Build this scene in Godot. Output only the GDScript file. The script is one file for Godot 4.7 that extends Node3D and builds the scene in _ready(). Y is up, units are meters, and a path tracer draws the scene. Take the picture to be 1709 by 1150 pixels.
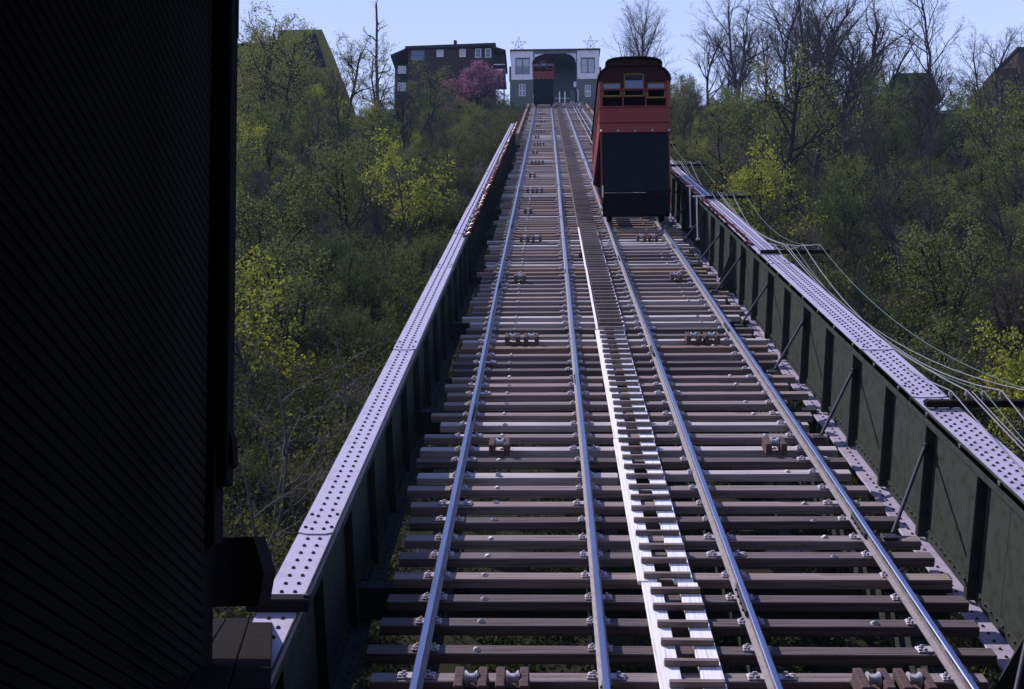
extends Node3D
# Funicular incline climbing a wooded hillside, seen from the lower station.
# Track frame: X across, N normal to the rails, s metres uphill; slope 24 degrees; rail tops at N = 0.

const SLOPE := deg_to_rad(24.0)
const TIE_TOP := -0.15
var names := {}
var M := {}
var cache := {}
var DIR := Vector3(0, sin(SLOPE), -cos(SLOPE))
var NRM := Vector3(0, cos(SLOPE), sin(SLOPE))
var hill_noise := FastNoiseLite.new()

# ---------------------------------------------------------------- mesh builder
class MB:
	var v := PackedVector3Array()
	var n := PackedVector3Array()
	var c := PackedColorArray()
	var ix := PackedInt32Array()
	var col := Color.WHITE
	var colored := false
	func tri(a: Vector3, b: Vector3, d: Vector3, na: Vector3, nb: Vector3, nd: Vector3):
		var k := v.size()
		v.append(a); v.append(b); v.append(d)
		n.append(na); n.append(nb); n.append(nd)
		if colored:
			c.append(col); c.append(col); c.append(col)
		if (b - a).cross(d - a).dot(na + nb + nd) > 0.0:
			ix.append(k); ix.append(k + 2); ix.append(k + 1)
		else:
			ix.append(k); ix.append(k + 1); ix.append(k + 2)
	func poly(p: Array, outward: Vector3):
		var nn: Vector3 = (p[1] - p[0]).cross(p[2] - p[0])
		if nn.length_squared() < 1e-14:
			return
		nn = nn.normalized()
		if nn.dot(outward) < 0.0:
			nn = -nn
		for i in range(1, p.size() - 1):
			tri(p[0], p[i], p[i + 1], nn, nn, nn)
	# chamfered box
	func cbox(at: Vector3, size: Vector3, b := 0.008, t := Basis.IDENTITY):
		var hs := size * 0.5
		b = min(b, 0.45 * min(size.x, min(size.y, size.z)))
		var vv := {}
		for sx in [-1, 1]:
			for sy in [-1, 1]:
				for sz in [-1, 1]:
					for a in 3:
						var q := Vector3(sx * (hs.x - b), sy * (hs.y - b), sz * (hs.z - b))
						q[a] = [sx, sy, sz][a] * hs[a]
						vv[Vector4i(sx, sy, sz, a)] = at + t * q
		var g = func(s: Array, a: int): return vv[Vector4i(s[0], s[1], s[2], a)]
		for a in 3:
			var p := (a + 1) % 3
			var r := (a + 2) % 3
			for sg in [-1, 1]:
				var quad := []
				for k in [[-1, -1], [1, -1], [1, 1], [-1, 1]]:
					var s := [0, 0, 0]
					s[a] = sg; s[p] = k[0]; s[r] = k[1]
					quad.append(g.call(s, a))
				var o := Vector3.ZERO
				o[a] = sg
				poly(quad, t * o)
			for sp in [-1, 1]:
				for sr in [-1, 1]:
					var s1 := [0, 0, 0]
					s1[p] = sp; s1[r] = sr; s1[a] = -1
					var s2 := s1.duplicate()
					s2[a] = 1
					var o := Vector3.ZERO
					o[p] = sp; o[r] = sr
					poly([g.call(s1, p), g.call(s2, p), g.call(s2, r), g.call(s1, r)], t * o)
		for sx in [-1, 1]:
			for sy in [-1, 1]:
				for sz in [-1, 1]:
					var s := [sx, sy, sz]
					poly([g.call(s, 0), g.call(s, 1), g.call(s, 2)], t * Vector3(sx, sy, sz))
	func box(at: Vector3, size: Vector3, t := Basis.IDENTITY):
		var hs := size * 0.5
		for a in 3:
			var p := (a + 1) % 3
			var r := (a + 2) % 3
			for sg in [-1, 1]:
				var quad := []
				for k in [[-1, -1], [1, -1], [1, 1], [-1, 1]]:
					var q := Vector3.ZERO
					q[a] = sg * hs[a]; q[p] = k[0] * hs[p]; q[r] = k[1] * hs[r]
					quad.append(at + t * q)
				var o := Vector3.ZERO
				o[a] = sg
				poly(quad, t * o)
	# polygon (Vector2 list) in the plane of u, w, extruded from a to b along axis
	func prism(pts: PackedVector2Array, o: Vector3, u: Vector3, w: Vector3, axis: Vector3, a: float, b: float):
		var t := Geometry2D.triangulate_polygon(pts)
		var area := 0.0
		for i in pts.size():
			area += pts[i].cross(pts[(i + 1) % pts.size()])
		for e in [[a, -1.0 if b > a else 1.0], [b, 1.0 if b > a else -1.0]]:
			for i in range(0, t.size(), 3):
				var q := []
				for k in 3:
					var p := pts[t[i + k]]
					q.append(o + u * p.x + w * p.y + axis * e[0])
				poly(q, axis * e[1])
		for i in pts.size():
			var p := pts[i]
			var r := pts[(i + 1) % pts.size()]
			var d := r - p
			var nn := Vector2(d.y, -d.x) * (1.0 if area > 0 else -1.0)
			var P := o + u * p.x + w * p.y
			var Q := o + u * r.x + w * r.y
			poly([P + axis * a, Q + axis * a, Q + axis * b, P + axis * b], u * nn.x + w * nn.y)
	func tube(p: PackedVector3Array, r: PackedFloat32Array, sides: int, cap := true):
		var k0 := v.size()
		var ref := Vector3(0.31, 0.2, 0.93)
		for i in p.size():
			var d := (p[min(i + 1, p.size() - 1)] - p[max(i - 1, 0)]).normalized()
			var s := d.cross(ref)
			if s.length() < 0.05:
				s = d.cross(Vector3.RIGHT)
			s = s.normalized()
			var q := d.cross(s)
			for k in sides:
				var a := TAU * k / sides
				var o := s * cos(a) + q * sin(a)
				v.append(p[i] + o * r[i])
				n.append(o)
				if colored:
					c.append(col)
		for i in p.size() - 1:
			for k in sides:
				var a := k0 + i * sides + k
				var b := k0 + i * sides + (k + 1) % sides
				ix.append(a); ix.append(a + sides); ix.append(b)
				ix.append(b); ix.append(a + sides); ix.append(b + sides)
		if cap and sides > 3:
			for e in [0, p.size() - 1]:
				var d := (p[1] - p[0]).normalized() * -1.0 if e == 0 else (p[e] - p[e - 1]).normalized()
				var q := []
				for k in sides:
					q.append(v[k0 + e * sides + k])
				poly(q, d)
	func rod(a: Vector3, b: Vector3, r: float, sides := 8):
		tube(PackedVector3Array([a, b]), PackedFloat32Array([r, r]), sides)
	func leaf(p: Vector3, d: Vector3, s: Vector3, l: float, w: float):
		var k := v.size()
		var m := p + d * l * 0.5
		var nn := d.cross(s).normalized()
		v.append(p); v.append(m + s * w * 0.5); v.append(p + d * l); v.append(m - s * w * 0.5)
		for i in 4:
			n.append(nn); c.append(col)
		ix.append(k); ix.append(k + 1); ix.append(k + 2)
		ix.append(k); ix.append(k + 2); ix.append(k + 3)
	func mesh() -> ArrayMesh:
		var a := []
		a.resize(Mesh.ARRAY_MAX)
		a[Mesh.ARRAY_VERTEX] = v
		a[Mesh.ARRAY_NORMAL] = n
		if c.size() == v.size() and c.size() > 0:
			a[Mesh.ARRAY_COLOR] = c
		a[Mesh.ARRAY_INDEX] = ix
		var m := ArrayMesh.new()
		m.add_surface_from_arrays(Mesh.PRIMITIVE_TRIANGLES, a)
		return m

# ---------------------------------------------------------------- object helpers
func numbered(called: String) -> String:
	names[called] = names.get(called, -1) + 1
	return called if names[called] == 0 else "%s_%03d" % [called, names[called]]

func tag(o: Node, label := "", category := "", group := "", kind := ""):
	if label: o.set_meta("label", label)
	if category: o.set_meta("category", category)
	if group: o.set_meta("group", group)
	if kind: o.set_meta("kind", kind)

func thing(called: String, label: String, category: String, at := Vector3.ZERO, group := "", tilted := false) -> Node3D:
	var o := Node3D.new()
	o.name = numbered(called)
	add_child(o)
	o.position = at
	if tilted: o.rotation.x = SLOPE
	tag(o, label, category, group)
	return o

func part(called: String, mesh: Mesh, mat: Material, parent: Node, at := Vector3.ZERO, turn := Basis.IDENTITY) -> MeshInstance3D:
	var o := MeshInstance3D.new()
	o.name = called
	o.mesh = mesh
	o.material_override = mat
	o.transform = Transform3D(turn, at)
	parent.add_child(o, true)
	return o

func solo(called: String, mesh: Mesh, mat: Material, at := Vector3.ZERO) -> MeshInstance3D:
	return part(numbered(called), mesh, mat, self, at)

func boxm(size: Vector3, b := 0.008) -> ArrayMesh:
	var key := "%s|%s" % [size, b]
	if not cache.has(key):
		var m := MB.new()
		m.cbox(Vector3.ZERO, size, b)
		cache[key] = m.mesh()
	return cache[key]

func bpart(called: String, at: Vector3, size: Vector3, mat: Material, parent: Node, b := 0.008) -> MeshInstance3D:
	return part(called, boxm(size, b), mat, parent, at)

func T(x: float, s: float, nn: float) -> Vector3:
	return Vector3(x, 0, 0) + DIR * s + NRM * nn

# ---------------------------------------------------------------- materials
func ramp_tex(sw: int, sh: int, w: int, h: int, freq: float, sd: int, cols: Array, fine := 0.35) -> ImageTexture:
	var fn := FastNoiseLite.new()
	fn.seed = sd
	fn.noise_type = FastNoiseLite.TYPE_SIMPLEX_SMOOTH
	fn.frequency = freq
	fn.fractal_octaves = 5
	var a := fn.get_seamless_image(sw, sh)
	a.convert(Image.FORMAT_L8)
	a.resize(w, h, Image.INTERPOLATE_CUBIC)
	fn.seed = sd + 77
	fn.frequency = 0.12
	fn.fractal_octaves = 3
	var b := fn.get_seamless_image(w, h)
	b.convert(Image.FORMAT_L8)
	var da := a.get_data()
	var db := b.get_data()
	var lut := []
	for i in 256:
		var f := i / 255.0 * (cols.size() - 1)
		var k: int = min(int(f), cols.size() - 2)
		lut.append(cols[k].lerp(cols[k + 1], f - k).linear_to_srgb())
	var out := PackedByteArray()
	out.resize(w * h * 3)
	for i in w * h:
		var t: float = (da[i] * (1.0 - fine) + db[i] * fine - 128.0) * 1.35 + 128.0
		var q: Color = lut[clampi(int(t), 0, 255)]
		out[i * 3] = q.r8; out[i * 3 + 1] = q.g8; out[i * 3 + 2] = q.b8
	var im := Image.create_from_data(w, h, false, Image.FORMAT_RGB8, out)
	return ImageTexture.create_from_image(im)

func mat(key: String, lin: Color, rough := 0.8, tex: Texture2D = null, sc := Vector3.ONE, metal := 0.0, off := Vector3.ZERO) -> StandardMaterial3D:
	var m := StandardMaterial3D.new()
	m.albedo_color = lin.linear_to_srgb()
	m.roughness = rough
	m.metallic = metal
	m.metallic_specular = 0.12 if rough > 0.62 else 0.4
	if tex:
		m.albedo_texture = tex
		m.uv1_triplanar = true
		m.uv1_scale = sc
		m.uv1_offset = off
	M[key] = m
	return m

func L(r: float, g: float, b: float) -> Color:
	return Color(r, g, b)

func make_materials():
	var grain := ramp_tex(48, 512, 512, 512, 0.03, 3, [L(.42, .38, .36), L(.75, .70, .68), L(1, .96, .95), L(.7, .58, .5)], 0.3)
	var blotch := ramp_tex(256, 256, 512, 512, 0.012, 8, [L(.72, .7, .7), L(.95, .94, .95), L(1, 1, 1), L(.86, .83, .86)], 0.3)
	var rust := ramp_tex(256, 256, 512, 512, 0.02, 12, [L(.5, .36, .3), L(.85, .8, .78), L(1, 1, 1), L(.65, .5, .44)], 0.4)
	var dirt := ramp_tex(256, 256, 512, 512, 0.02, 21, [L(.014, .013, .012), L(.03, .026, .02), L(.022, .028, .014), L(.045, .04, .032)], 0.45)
	var stone := ramp_tex(256, 256, 512, 512, 0.05, 31, [L(.4, .42, .4), L(.8, .8, .78), L(1, 1, 1), L(.55, .5, .45)], 0.3)
	var tones := [L(.28, .245, .245), L(.31, .26, .245), L(.19, .168, .17), L(.52, .48, .49), L(.27, .20, .16), L(.15, .132, .134)]
	for i in tones.size():
		mat("tie%d" % i, tones[i], 0.85, grain, Vector3(0.45, 1.6, 1.6), 0, Vector3(i * .37, i * .21, i * .53))
	mat("plank_white", L(.86, .83, .86), 0.75, grain, Vector3(2.0, 2.0, 0.5))
	M.plank_white.albedo_texture = ramp_tex(512, 48, 512, 512, 0.03, 5, [L(.5, .46, .45), L(.88, .87, .88), L(1, 1, 1), L(.9, .88, .88)], 0.35)
	mat("plank_brown", L(.10, .08, .075), 0.85, ramp_tex(512, 48, 512, 512, 0.03, 6, [L(.5, .45, .42), L(.85, .8, .78), L(1, 1, 1), L(.7, .6, .55)], 0.3), Vector3(2, 2, .5))
	mat("cleat0", L(.27, .23, .225), 0.85, grain, Vector3(1.1, 3, 3))
	mat("cleat1", L(.26, .22, .21), 0.85, grain, Vector3(1.1, 3, 3), 0, Vector3(.3, .1, .7))
	mat("cleat2", L(.20, .165, .16), 0.85, grain, Vector3(1.1, 3, 3), 0, Vector3(.6, .5, .2))
	mat("rail_steel", L(.34, .38, .54), 0.27, blotch, Vector3(2, 2, .2), 0.95)
	mat("rail_side", L(.25, .23, .25), 0.6, rust, Vector3(3, 3, 1.2), 0.25)
	mat("plate", L(.50, .47, .52), 0.5, rust, Vector3(5, 5, 5), 0.2)
	mat("spike", L(.10, .08, .08), 0.6)
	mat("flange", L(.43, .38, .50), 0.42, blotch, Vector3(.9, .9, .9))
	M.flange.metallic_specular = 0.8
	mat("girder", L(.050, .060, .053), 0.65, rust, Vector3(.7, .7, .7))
	mat("rivet", L(.085, .07, .085), 0.6)
	mat("brace", L(.07, .07, .085), 0.45, rust, Vector3(2, 2, 2), 0.5)
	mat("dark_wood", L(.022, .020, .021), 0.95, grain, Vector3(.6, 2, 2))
	mat("slat_dark", L(.032, .034, .033), 0.95, grain, Vector3(2, 2, .6))
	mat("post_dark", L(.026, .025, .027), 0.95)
	mat("block_wood", L(.13, .10, .10), 0.85, grain, Vector3(3, 3, 3))
	mat("roller", L(.45, .45, .50), 0.3)
	mat("guide", L(.62, .62, .66), 0.5)
	mat("iron", L(.04, .04, .045), 0.6)
	mat("bulb_red", L(.30, .075, .055), 0.3)
	mat("wire", L(.20, .19, .22), 0.6)
	mat("wire_green", L(.085, .14, .12), 0.5)
	mat("cable", L(.30, .30, .34), 0.45, null, Vector3.ONE, 0.6)
	mat("insulator", L(.30, .26, .26), 0.3)
	mat("car_red", L(.175, .022, .017), 0.6, blotch, Vector3(1, 1, 1))
	mat("car_roof", L(.018, .011, .010), 0.8, rust, Vector3(1, 1, 1))
	mat("car_brown", L(.032, .012, .011), 0.75, blotch, Vector3(1, 1, 1))
	mat("car_yellow", L(.17, .105, .018), 0.6)
	mat("car_black", L(.011, .013, .018), 0.75, blotch, Vector3(.8, .8, .8))
	mat("car_under", L(.005, .005, .006), 0.9)
	mat("interior", L(.03, .022, .02), 0.9)
	mat("bulb_white", L(.75, .75, .78), 0.3)
	mat("skin_shirt", L(.5, .5, .52), 0.9)
	var gl := mat("glass", L(.04, .06, .12), 0.06)
	gl.metallic_specular = 1.0
	gl.metallic = 0.35
	mat("pane", L(.09, .11, .15), 0.12)
	M.pane.metallic_specular = 0.9
	mat("pane_white", L(.42, .43, .48), 0.35)
	mat("frame_white", L(.62, .62, .68), 0.7)
	mat("station_white", L(.74, .67, .72), 0.8, blotch, Vector3(.5, .5, .5))
	mat("station_green", L(.085, .115, .11), 0.85, blotch, Vector3(.4, .4, .4))
	mat("station_stone", L(.13, .145, .135), 0.95, stone, Vector3(.9, .9, .9))
	mat("trim_green", L(.11, .16, .16), 0.8)
	mat("roof_edge", L(.10, .07, .09), 0.8)
	mat("star", L(.14, .13, .17), 0.5)
	mat("house_brown", L(.055, .038, .034), 0.9, stone, Vector3(.5, 1.2, .5))
	mat("house_olive", L(.19, .185, .06), 0.9, stone, Vector3(.6, .6, .6))
	mat("house_dark", L(.03, .03, .035), 0.9, stone, Vector3(.5, .9, .5))
	mat("house_tan", L(.085, .066, .055), 0.9, stone, Vector3(.6, .9, .6))
	mat("roof_dark", L(.04, .036, .04), 0.9, stone, Vector3(.8, .8, .8))
	mat("roof_green", L(.05, .075, .045), 0.9, stone, Vector3(.8, .8, .8))
	mat("concrete", L(.34, .28, .29), 0.9, stone, Vector3(.8, .8, .8))
	mat("pink_concrete", L(.55, .42, .46), 0.9, blotch, Vector3(1.5, 1.5, 1.5))
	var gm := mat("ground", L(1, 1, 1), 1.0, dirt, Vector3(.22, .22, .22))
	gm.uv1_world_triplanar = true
	mat("bark", L(.030, .025, .025), 0.95, stone, Vector3(1.5, .7, 1.5))
	mat("bark_grey", L(.055, .047, .052), 0.95, stone, Vector3(1.5, .7, 1.5))
	mat("bark_pale", L(.17, .155, .16), 0.95, stone, Vector3(1.5, .7, 1.5))
	var lf := mat("leaf", L(1, 1, 1), 0.75)
	lf.vertex_color_use_as_albedo = true
	lf.cull_mode = BaseMaterial3D.CULL_DISABLED
	lf.backlight_enabled = true
	lf.backlight = Color(.8, .8, .55)
	var bl := mat("blossom", L(1, 1, 1), 0.75)
	bl.vertex_color_use_as_albedo = true
	bl.cull_mode = BaseMaterial3D.CULL_DISABLED
	bl.backlight_enabled = true
	bl.backlight = Color(.9, .7, .8)

# ---------------------------------------------------------------- terrain
func ground_y(x: float, z: float) -> float:
	var t := -z
	var drop: float = lerp(4.6, 1.2, smoothstep(18.0, 82.0, t))
	var away: float = smoothstep(3.0, 14.0, abs(x - 1.1))
	drop += away * lerp(0.6, 0.2, smoothstep(20.0, 90.0, t))
	var slope := t * tan(SLOPE) - drop
	var bump: float = hill_noise.get_noise_2d(x, z) * 1.1 * away
	var top := 49.3 + (t - 113.0) * 0.02
	var k: float = smoothstep(102.0, 122.0, t + 0.0)
	var y: float = lerp(slope, min(slope, top), k)
	if t > 122.0:
		y = top
	if t < -18.0:
		y = max(slope, -14.0)
	return y + bump * (1.0 - 0.6 * k)

func build_terrain():
	var xs := PackedFloat32Array()
	var zs := PackedFloat32Array()
	var x := -700.0
	while x < 700.0:
		xs.append(x)
		x += 1.6 if abs(x) < 62 else 40.0
	xs.append(700.0)
	var z := 500.0
	while z > -900.0:
		zs.append(z)
		z -= 1.6 if z < 24.0 and z > -135.0 else 34.0
	var m := MB.new()
	for zz in zs:
		for xx in xs:
			m.v.append(Vector3(xx, ground_y(xx, zz), zz))
			var e := 0.8
			m.n.append(Vector3(ground_y(xx - e, zz) - ground_y(xx + e, zz), 2 * e, ground_y(xx, zz - e) - ground_y(xx, zz + e)).normalized())
	var w := xs.size()
	for j in zs.size() - 1:
		for i in w - 1:
			var a := j * w + i
			m.ix.append(a); m.ix.append(a + w); m.ix.append(a + 1)
			m.ix.append(a + 1); m.ix.append(a + w); m.ix.append(a + w + 1)
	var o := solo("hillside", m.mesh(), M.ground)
	tag(o, "wooded earth hillside under the incline", "", "", "structure")

# ---------------------------------------------------------------- trees
var P := {}
func branch(mb: MB, lv: int, p0: Vector3, d0: Vector3, ln: float, r0: float, rng: RandomNumberGenerator, tips: Array):
	var segs: int = P.segs[lv]
	var pts := PackedVector3Array([p0])
	var rs := PackedFloat32Array([r0])
	var d := d0
	var p := p0
	var r1: float = r0 * (0.45 if lv == 0 else 0.3)
	for i in segs:
		d = (d + Vector3(rng.randfn(), rng.randfn() * .6, rng.randfn()) * P.wob[lv] + Vector3.UP * P.up[lv]).normalized()
		p += d * ln / segs
		pts.append(p)
		rs.append(lerp(r0, r1, (i + 1.0) / segs))
	mb.tube(pts, rs, P.sides[lv], false)
	if lv >= P.leaf_from:
		for i in range(1, pts.size()):
			tips.append([pts[i], (pts[i] - pts[i - 1]).normalized(), pts[i - 1]])
	if lv + 1 < P.n.size() + 1 and lv < P.n.size():
		var cnt: int = P.n[lv] + rng.randi_range(-1, 1)
		for k in cnt:
			var f: float = lerp(P.f0[lv], 1.0, (k + rng.randf()) / cnt)
			var fi: float = clamp(f, 0.0, 0.999) * segs
			var i := int(fi)
			var q: Vector3 = pts[i].lerp(pts[i + 1], fi - i)
			var bd: Vector3 = (pts[i + 1] - pts[i]).normalized()
			var side := Vector3(rng.randfn(), rng.randfn(), rng.randfn()).cross(bd).normalized()
			var an: float = deg_to_rad(P.ang[lv] * rng.randf_range(0.65, 1.3))
			var nd := bd * cos(an) + side * sin(an)
			branch(mb, lv + 1, q, nd, ln * P.lr[lv] * (1.25 - 0.65 * f) * rng.randf_range(.75, 1.2), max(rs[i] * P.rr, P.rmin), rng, tips)

func grow(sd: int, spec: Dictionary) -> Array:
	P = {"segs": [7, 5, 4, 3, 2], "wob": [.10, .17, .2, .22, .22], "up": [.03, .08, .06, .05, .05], "sides": [7, 5, 3, 3, 3], "leaf_from": 2, "n": [11, 7, 5], "f0": [.25, .2, .15, .1], "ang": [50, 48, 45, 40], "lr": [.5, .5, .5, .55], "rr": .55, "rmin": .004, "stems": 1, "spread": .1, "h": 6.0, "r": .1, "leaves": 3, "ls": .09, "cols": [L(.16, .17, .03), L(.09, .11, .025)], "stemlen": 0.75, "jit": .12}
	P.merge(spec, true)
	var rng := RandomNumberGenerator.new()
	rng.seed = sd
	var mb := MB.new()
	var tips := []
	for i in P.stems:
		var a := rng.randf() * TAU
		var o := Vector3(cos(a), 0, sin(a))
		var sp: float = P.spread * rng.randf_range(.4, 1.3)
		branch(mb, 0, o * P.r * (0.0 if P.stems == 1 else 1.6) - Vector3.UP * 0.3, (Vector3.UP + o * sp).normalized(), P.h * P.stemlen * rng.randf_range(.8, 1.1), P.r * rng.randf_range(.7, 1.0), rng, tips)
	var lm := MB.new()
	lm.colored = true
	for t in tips:
		var cnt: int = int(P.leaves) + (1 if rng.randf() < P.leaves - int(P.leaves) else 0)
		for k in cnt:
			var q: Vector3 = t[2].lerp(t[0], rng.randf()) + Vector3(rng.randfn(), rng.randfn(), rng.randfn()) * P.jit
			var dd: Vector3 = (t[1] * .6 + Vector3(rng.randfn(), rng.randfn(), rng.randfn())).normalized()
			var ss := dd.cross(Vector3(rng.randfn(), rng.randfn(), rng.randfn())).normalized()
			var sz: float = P.ls * rng.randf_range(.6, 1.35)
			lm.col = P.cols[0].lerp(P.cols[1], rng.randf())
			lm.leaf(q, dd, ss, sz, sz * .72)
	return [mb.mesh(), lm.mesh() if lm.ix.size() > 0 else null]

func plant(called: String, proto: Array, bark: Material, leafm: Material, at: Vector3, turn: float, sc: float, label: String, category: String, group := "") -> Node3D:
	var o := thing(called, label, category, at, group)
	o.rotation.y = turn
	o.scale = Vector3.ONE * sc
	part("trunk", proto[0], bark, o)
	if proto[1] != null:
		part("crown", proto[1], leafm, o)
	return o

# ---------------------------------------------------------------- main
func _ready():
	# camera
	var cam := Camera3D.new()
	cam.name = "camera"
	cam.position = NRM * 4.79
	cam.rotation = Vector3(deg_to_rad(9.747), deg_to_rad(1.855), 0)
	cam.fov = 33.68
	cam.near = 0.05
	cam.far = 3000.0
	add_child(cam)
	cam.current = true
	# sky and exposure
	var env := Environment.new()
	env.background_mode = Environment.BG_SKY
	var sky := Sky.new()
	var sm := ProceduralSkyMaterial.new()
	sm.sky_top_color = L(.054, .10, .323).linear_to_srgb()
	sm.sky_horizon_color = L(.605, .715, .985).linear_to_srgb()
	sm.sky_curve = 0.43
	sm.sky_energy_multiplier = 1.3
	sm.ground_horizon_color = L(.10, .11, .12).linear_to_srgb()
	sm.ground_bottom_color = L(.05, .055, .05).linear_to_srgb()
	sm.sun_angle_max = 0.01
	sky.sky_material = sm
	env.sky = sky
	env.background_energy_multiplier = 1.0
	env.tonemap_mode = Environment.TONE_MAPPER_LINEAR
	env.tonemap_exposure = 1.0
	env.fog_enabled = true
	env.fog_density = 0.00032
	env.fog_light_color = Color(.70, .78, .97)
	env.sdfgi_enabled = true
	env.ssao_enabled = true
	env.ssil_enabled = true
	var we := WorldEnvironment.new()
	we.name = "world_environment"
	we.environment = env
	add_child(we)
	# sun: high, ahead of the camera and to its left
	var sun := DirectionalLight3D.new()
	sun.name = "sun"
	sun.light_energy = 1.6
	sun.light_color = Color(1, .965, .955)
	sun.light_angular_distance = 0.5
	sun.shadow_enabled = true
	add_child(sun)
	sun.look_at_from_position(Vector3(-.577, .762, -.292) * 100.0, Vector3.ZERO, Vector3.UP)

	hill_noise.seed = 5
	hill_noise.frequency = 0.06
	make_materials()
	build_terrain()
	build_upper_station()
	build_houses()
	build_lower_station()
	build_track()
	build_walkway()
	build_girders()
	build_bents()
	build_cars()
	build_rollers()
	build_wires()
	build_bulbs()
	build_trees()
	build_undergrowth()

# ---------------------------------------------------------------- track
func long_mesh(profile: PackedVector2Array, x: float, s0: float, s1: float, seed_: int) -> ArrayMesh:
	# a bar with this cross-section (X, N) along s, with slight bends
	var rng := RandomNumberGenerator.new()
	rng.seed = seed_
	var m := MB.new()
	var s := s0
	var cur := 0.0
	while s < s1 - 0.01:
		var e: float = min(s + 4.0, s1)
		var nx: float = clamp(cur + rng.randf_range(-.008, .008), -.015, .015)
		for i in profile.size():
			var p := profile[i]
			var q := profile[(i + 1) % profile.size()]
			var d := q - p
			m.poly([Vector3(x + cur + p.x, p.y, -s), Vector3(x + cur + q.x, q.y, -s), Vector3(x + nx + q.x, q.y, -e), Vector3(x + nx + p.x, p.y, -e)], Vector3(d.y, -d.x, 0))
		cur = nx
		s = e
	var t := Geometry2D.triangulate_polygon(profile)
	for f in [[s0, 1.0, 0.0], [s1, -1.0, cur]]:
		for i in range(0, t.size(), 3):
			var q := []
			for k in 3:
				q.append(Vector3(x + f[2] + profile[t[i + k]].x, profile[t[i + k]].y, -f[0]))
			m.poly(q, Vector3(0, 0, f[1]))
	return m.mesh()

const RAILS := [-1.08, 0.445, 1.78, 3.29]

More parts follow.
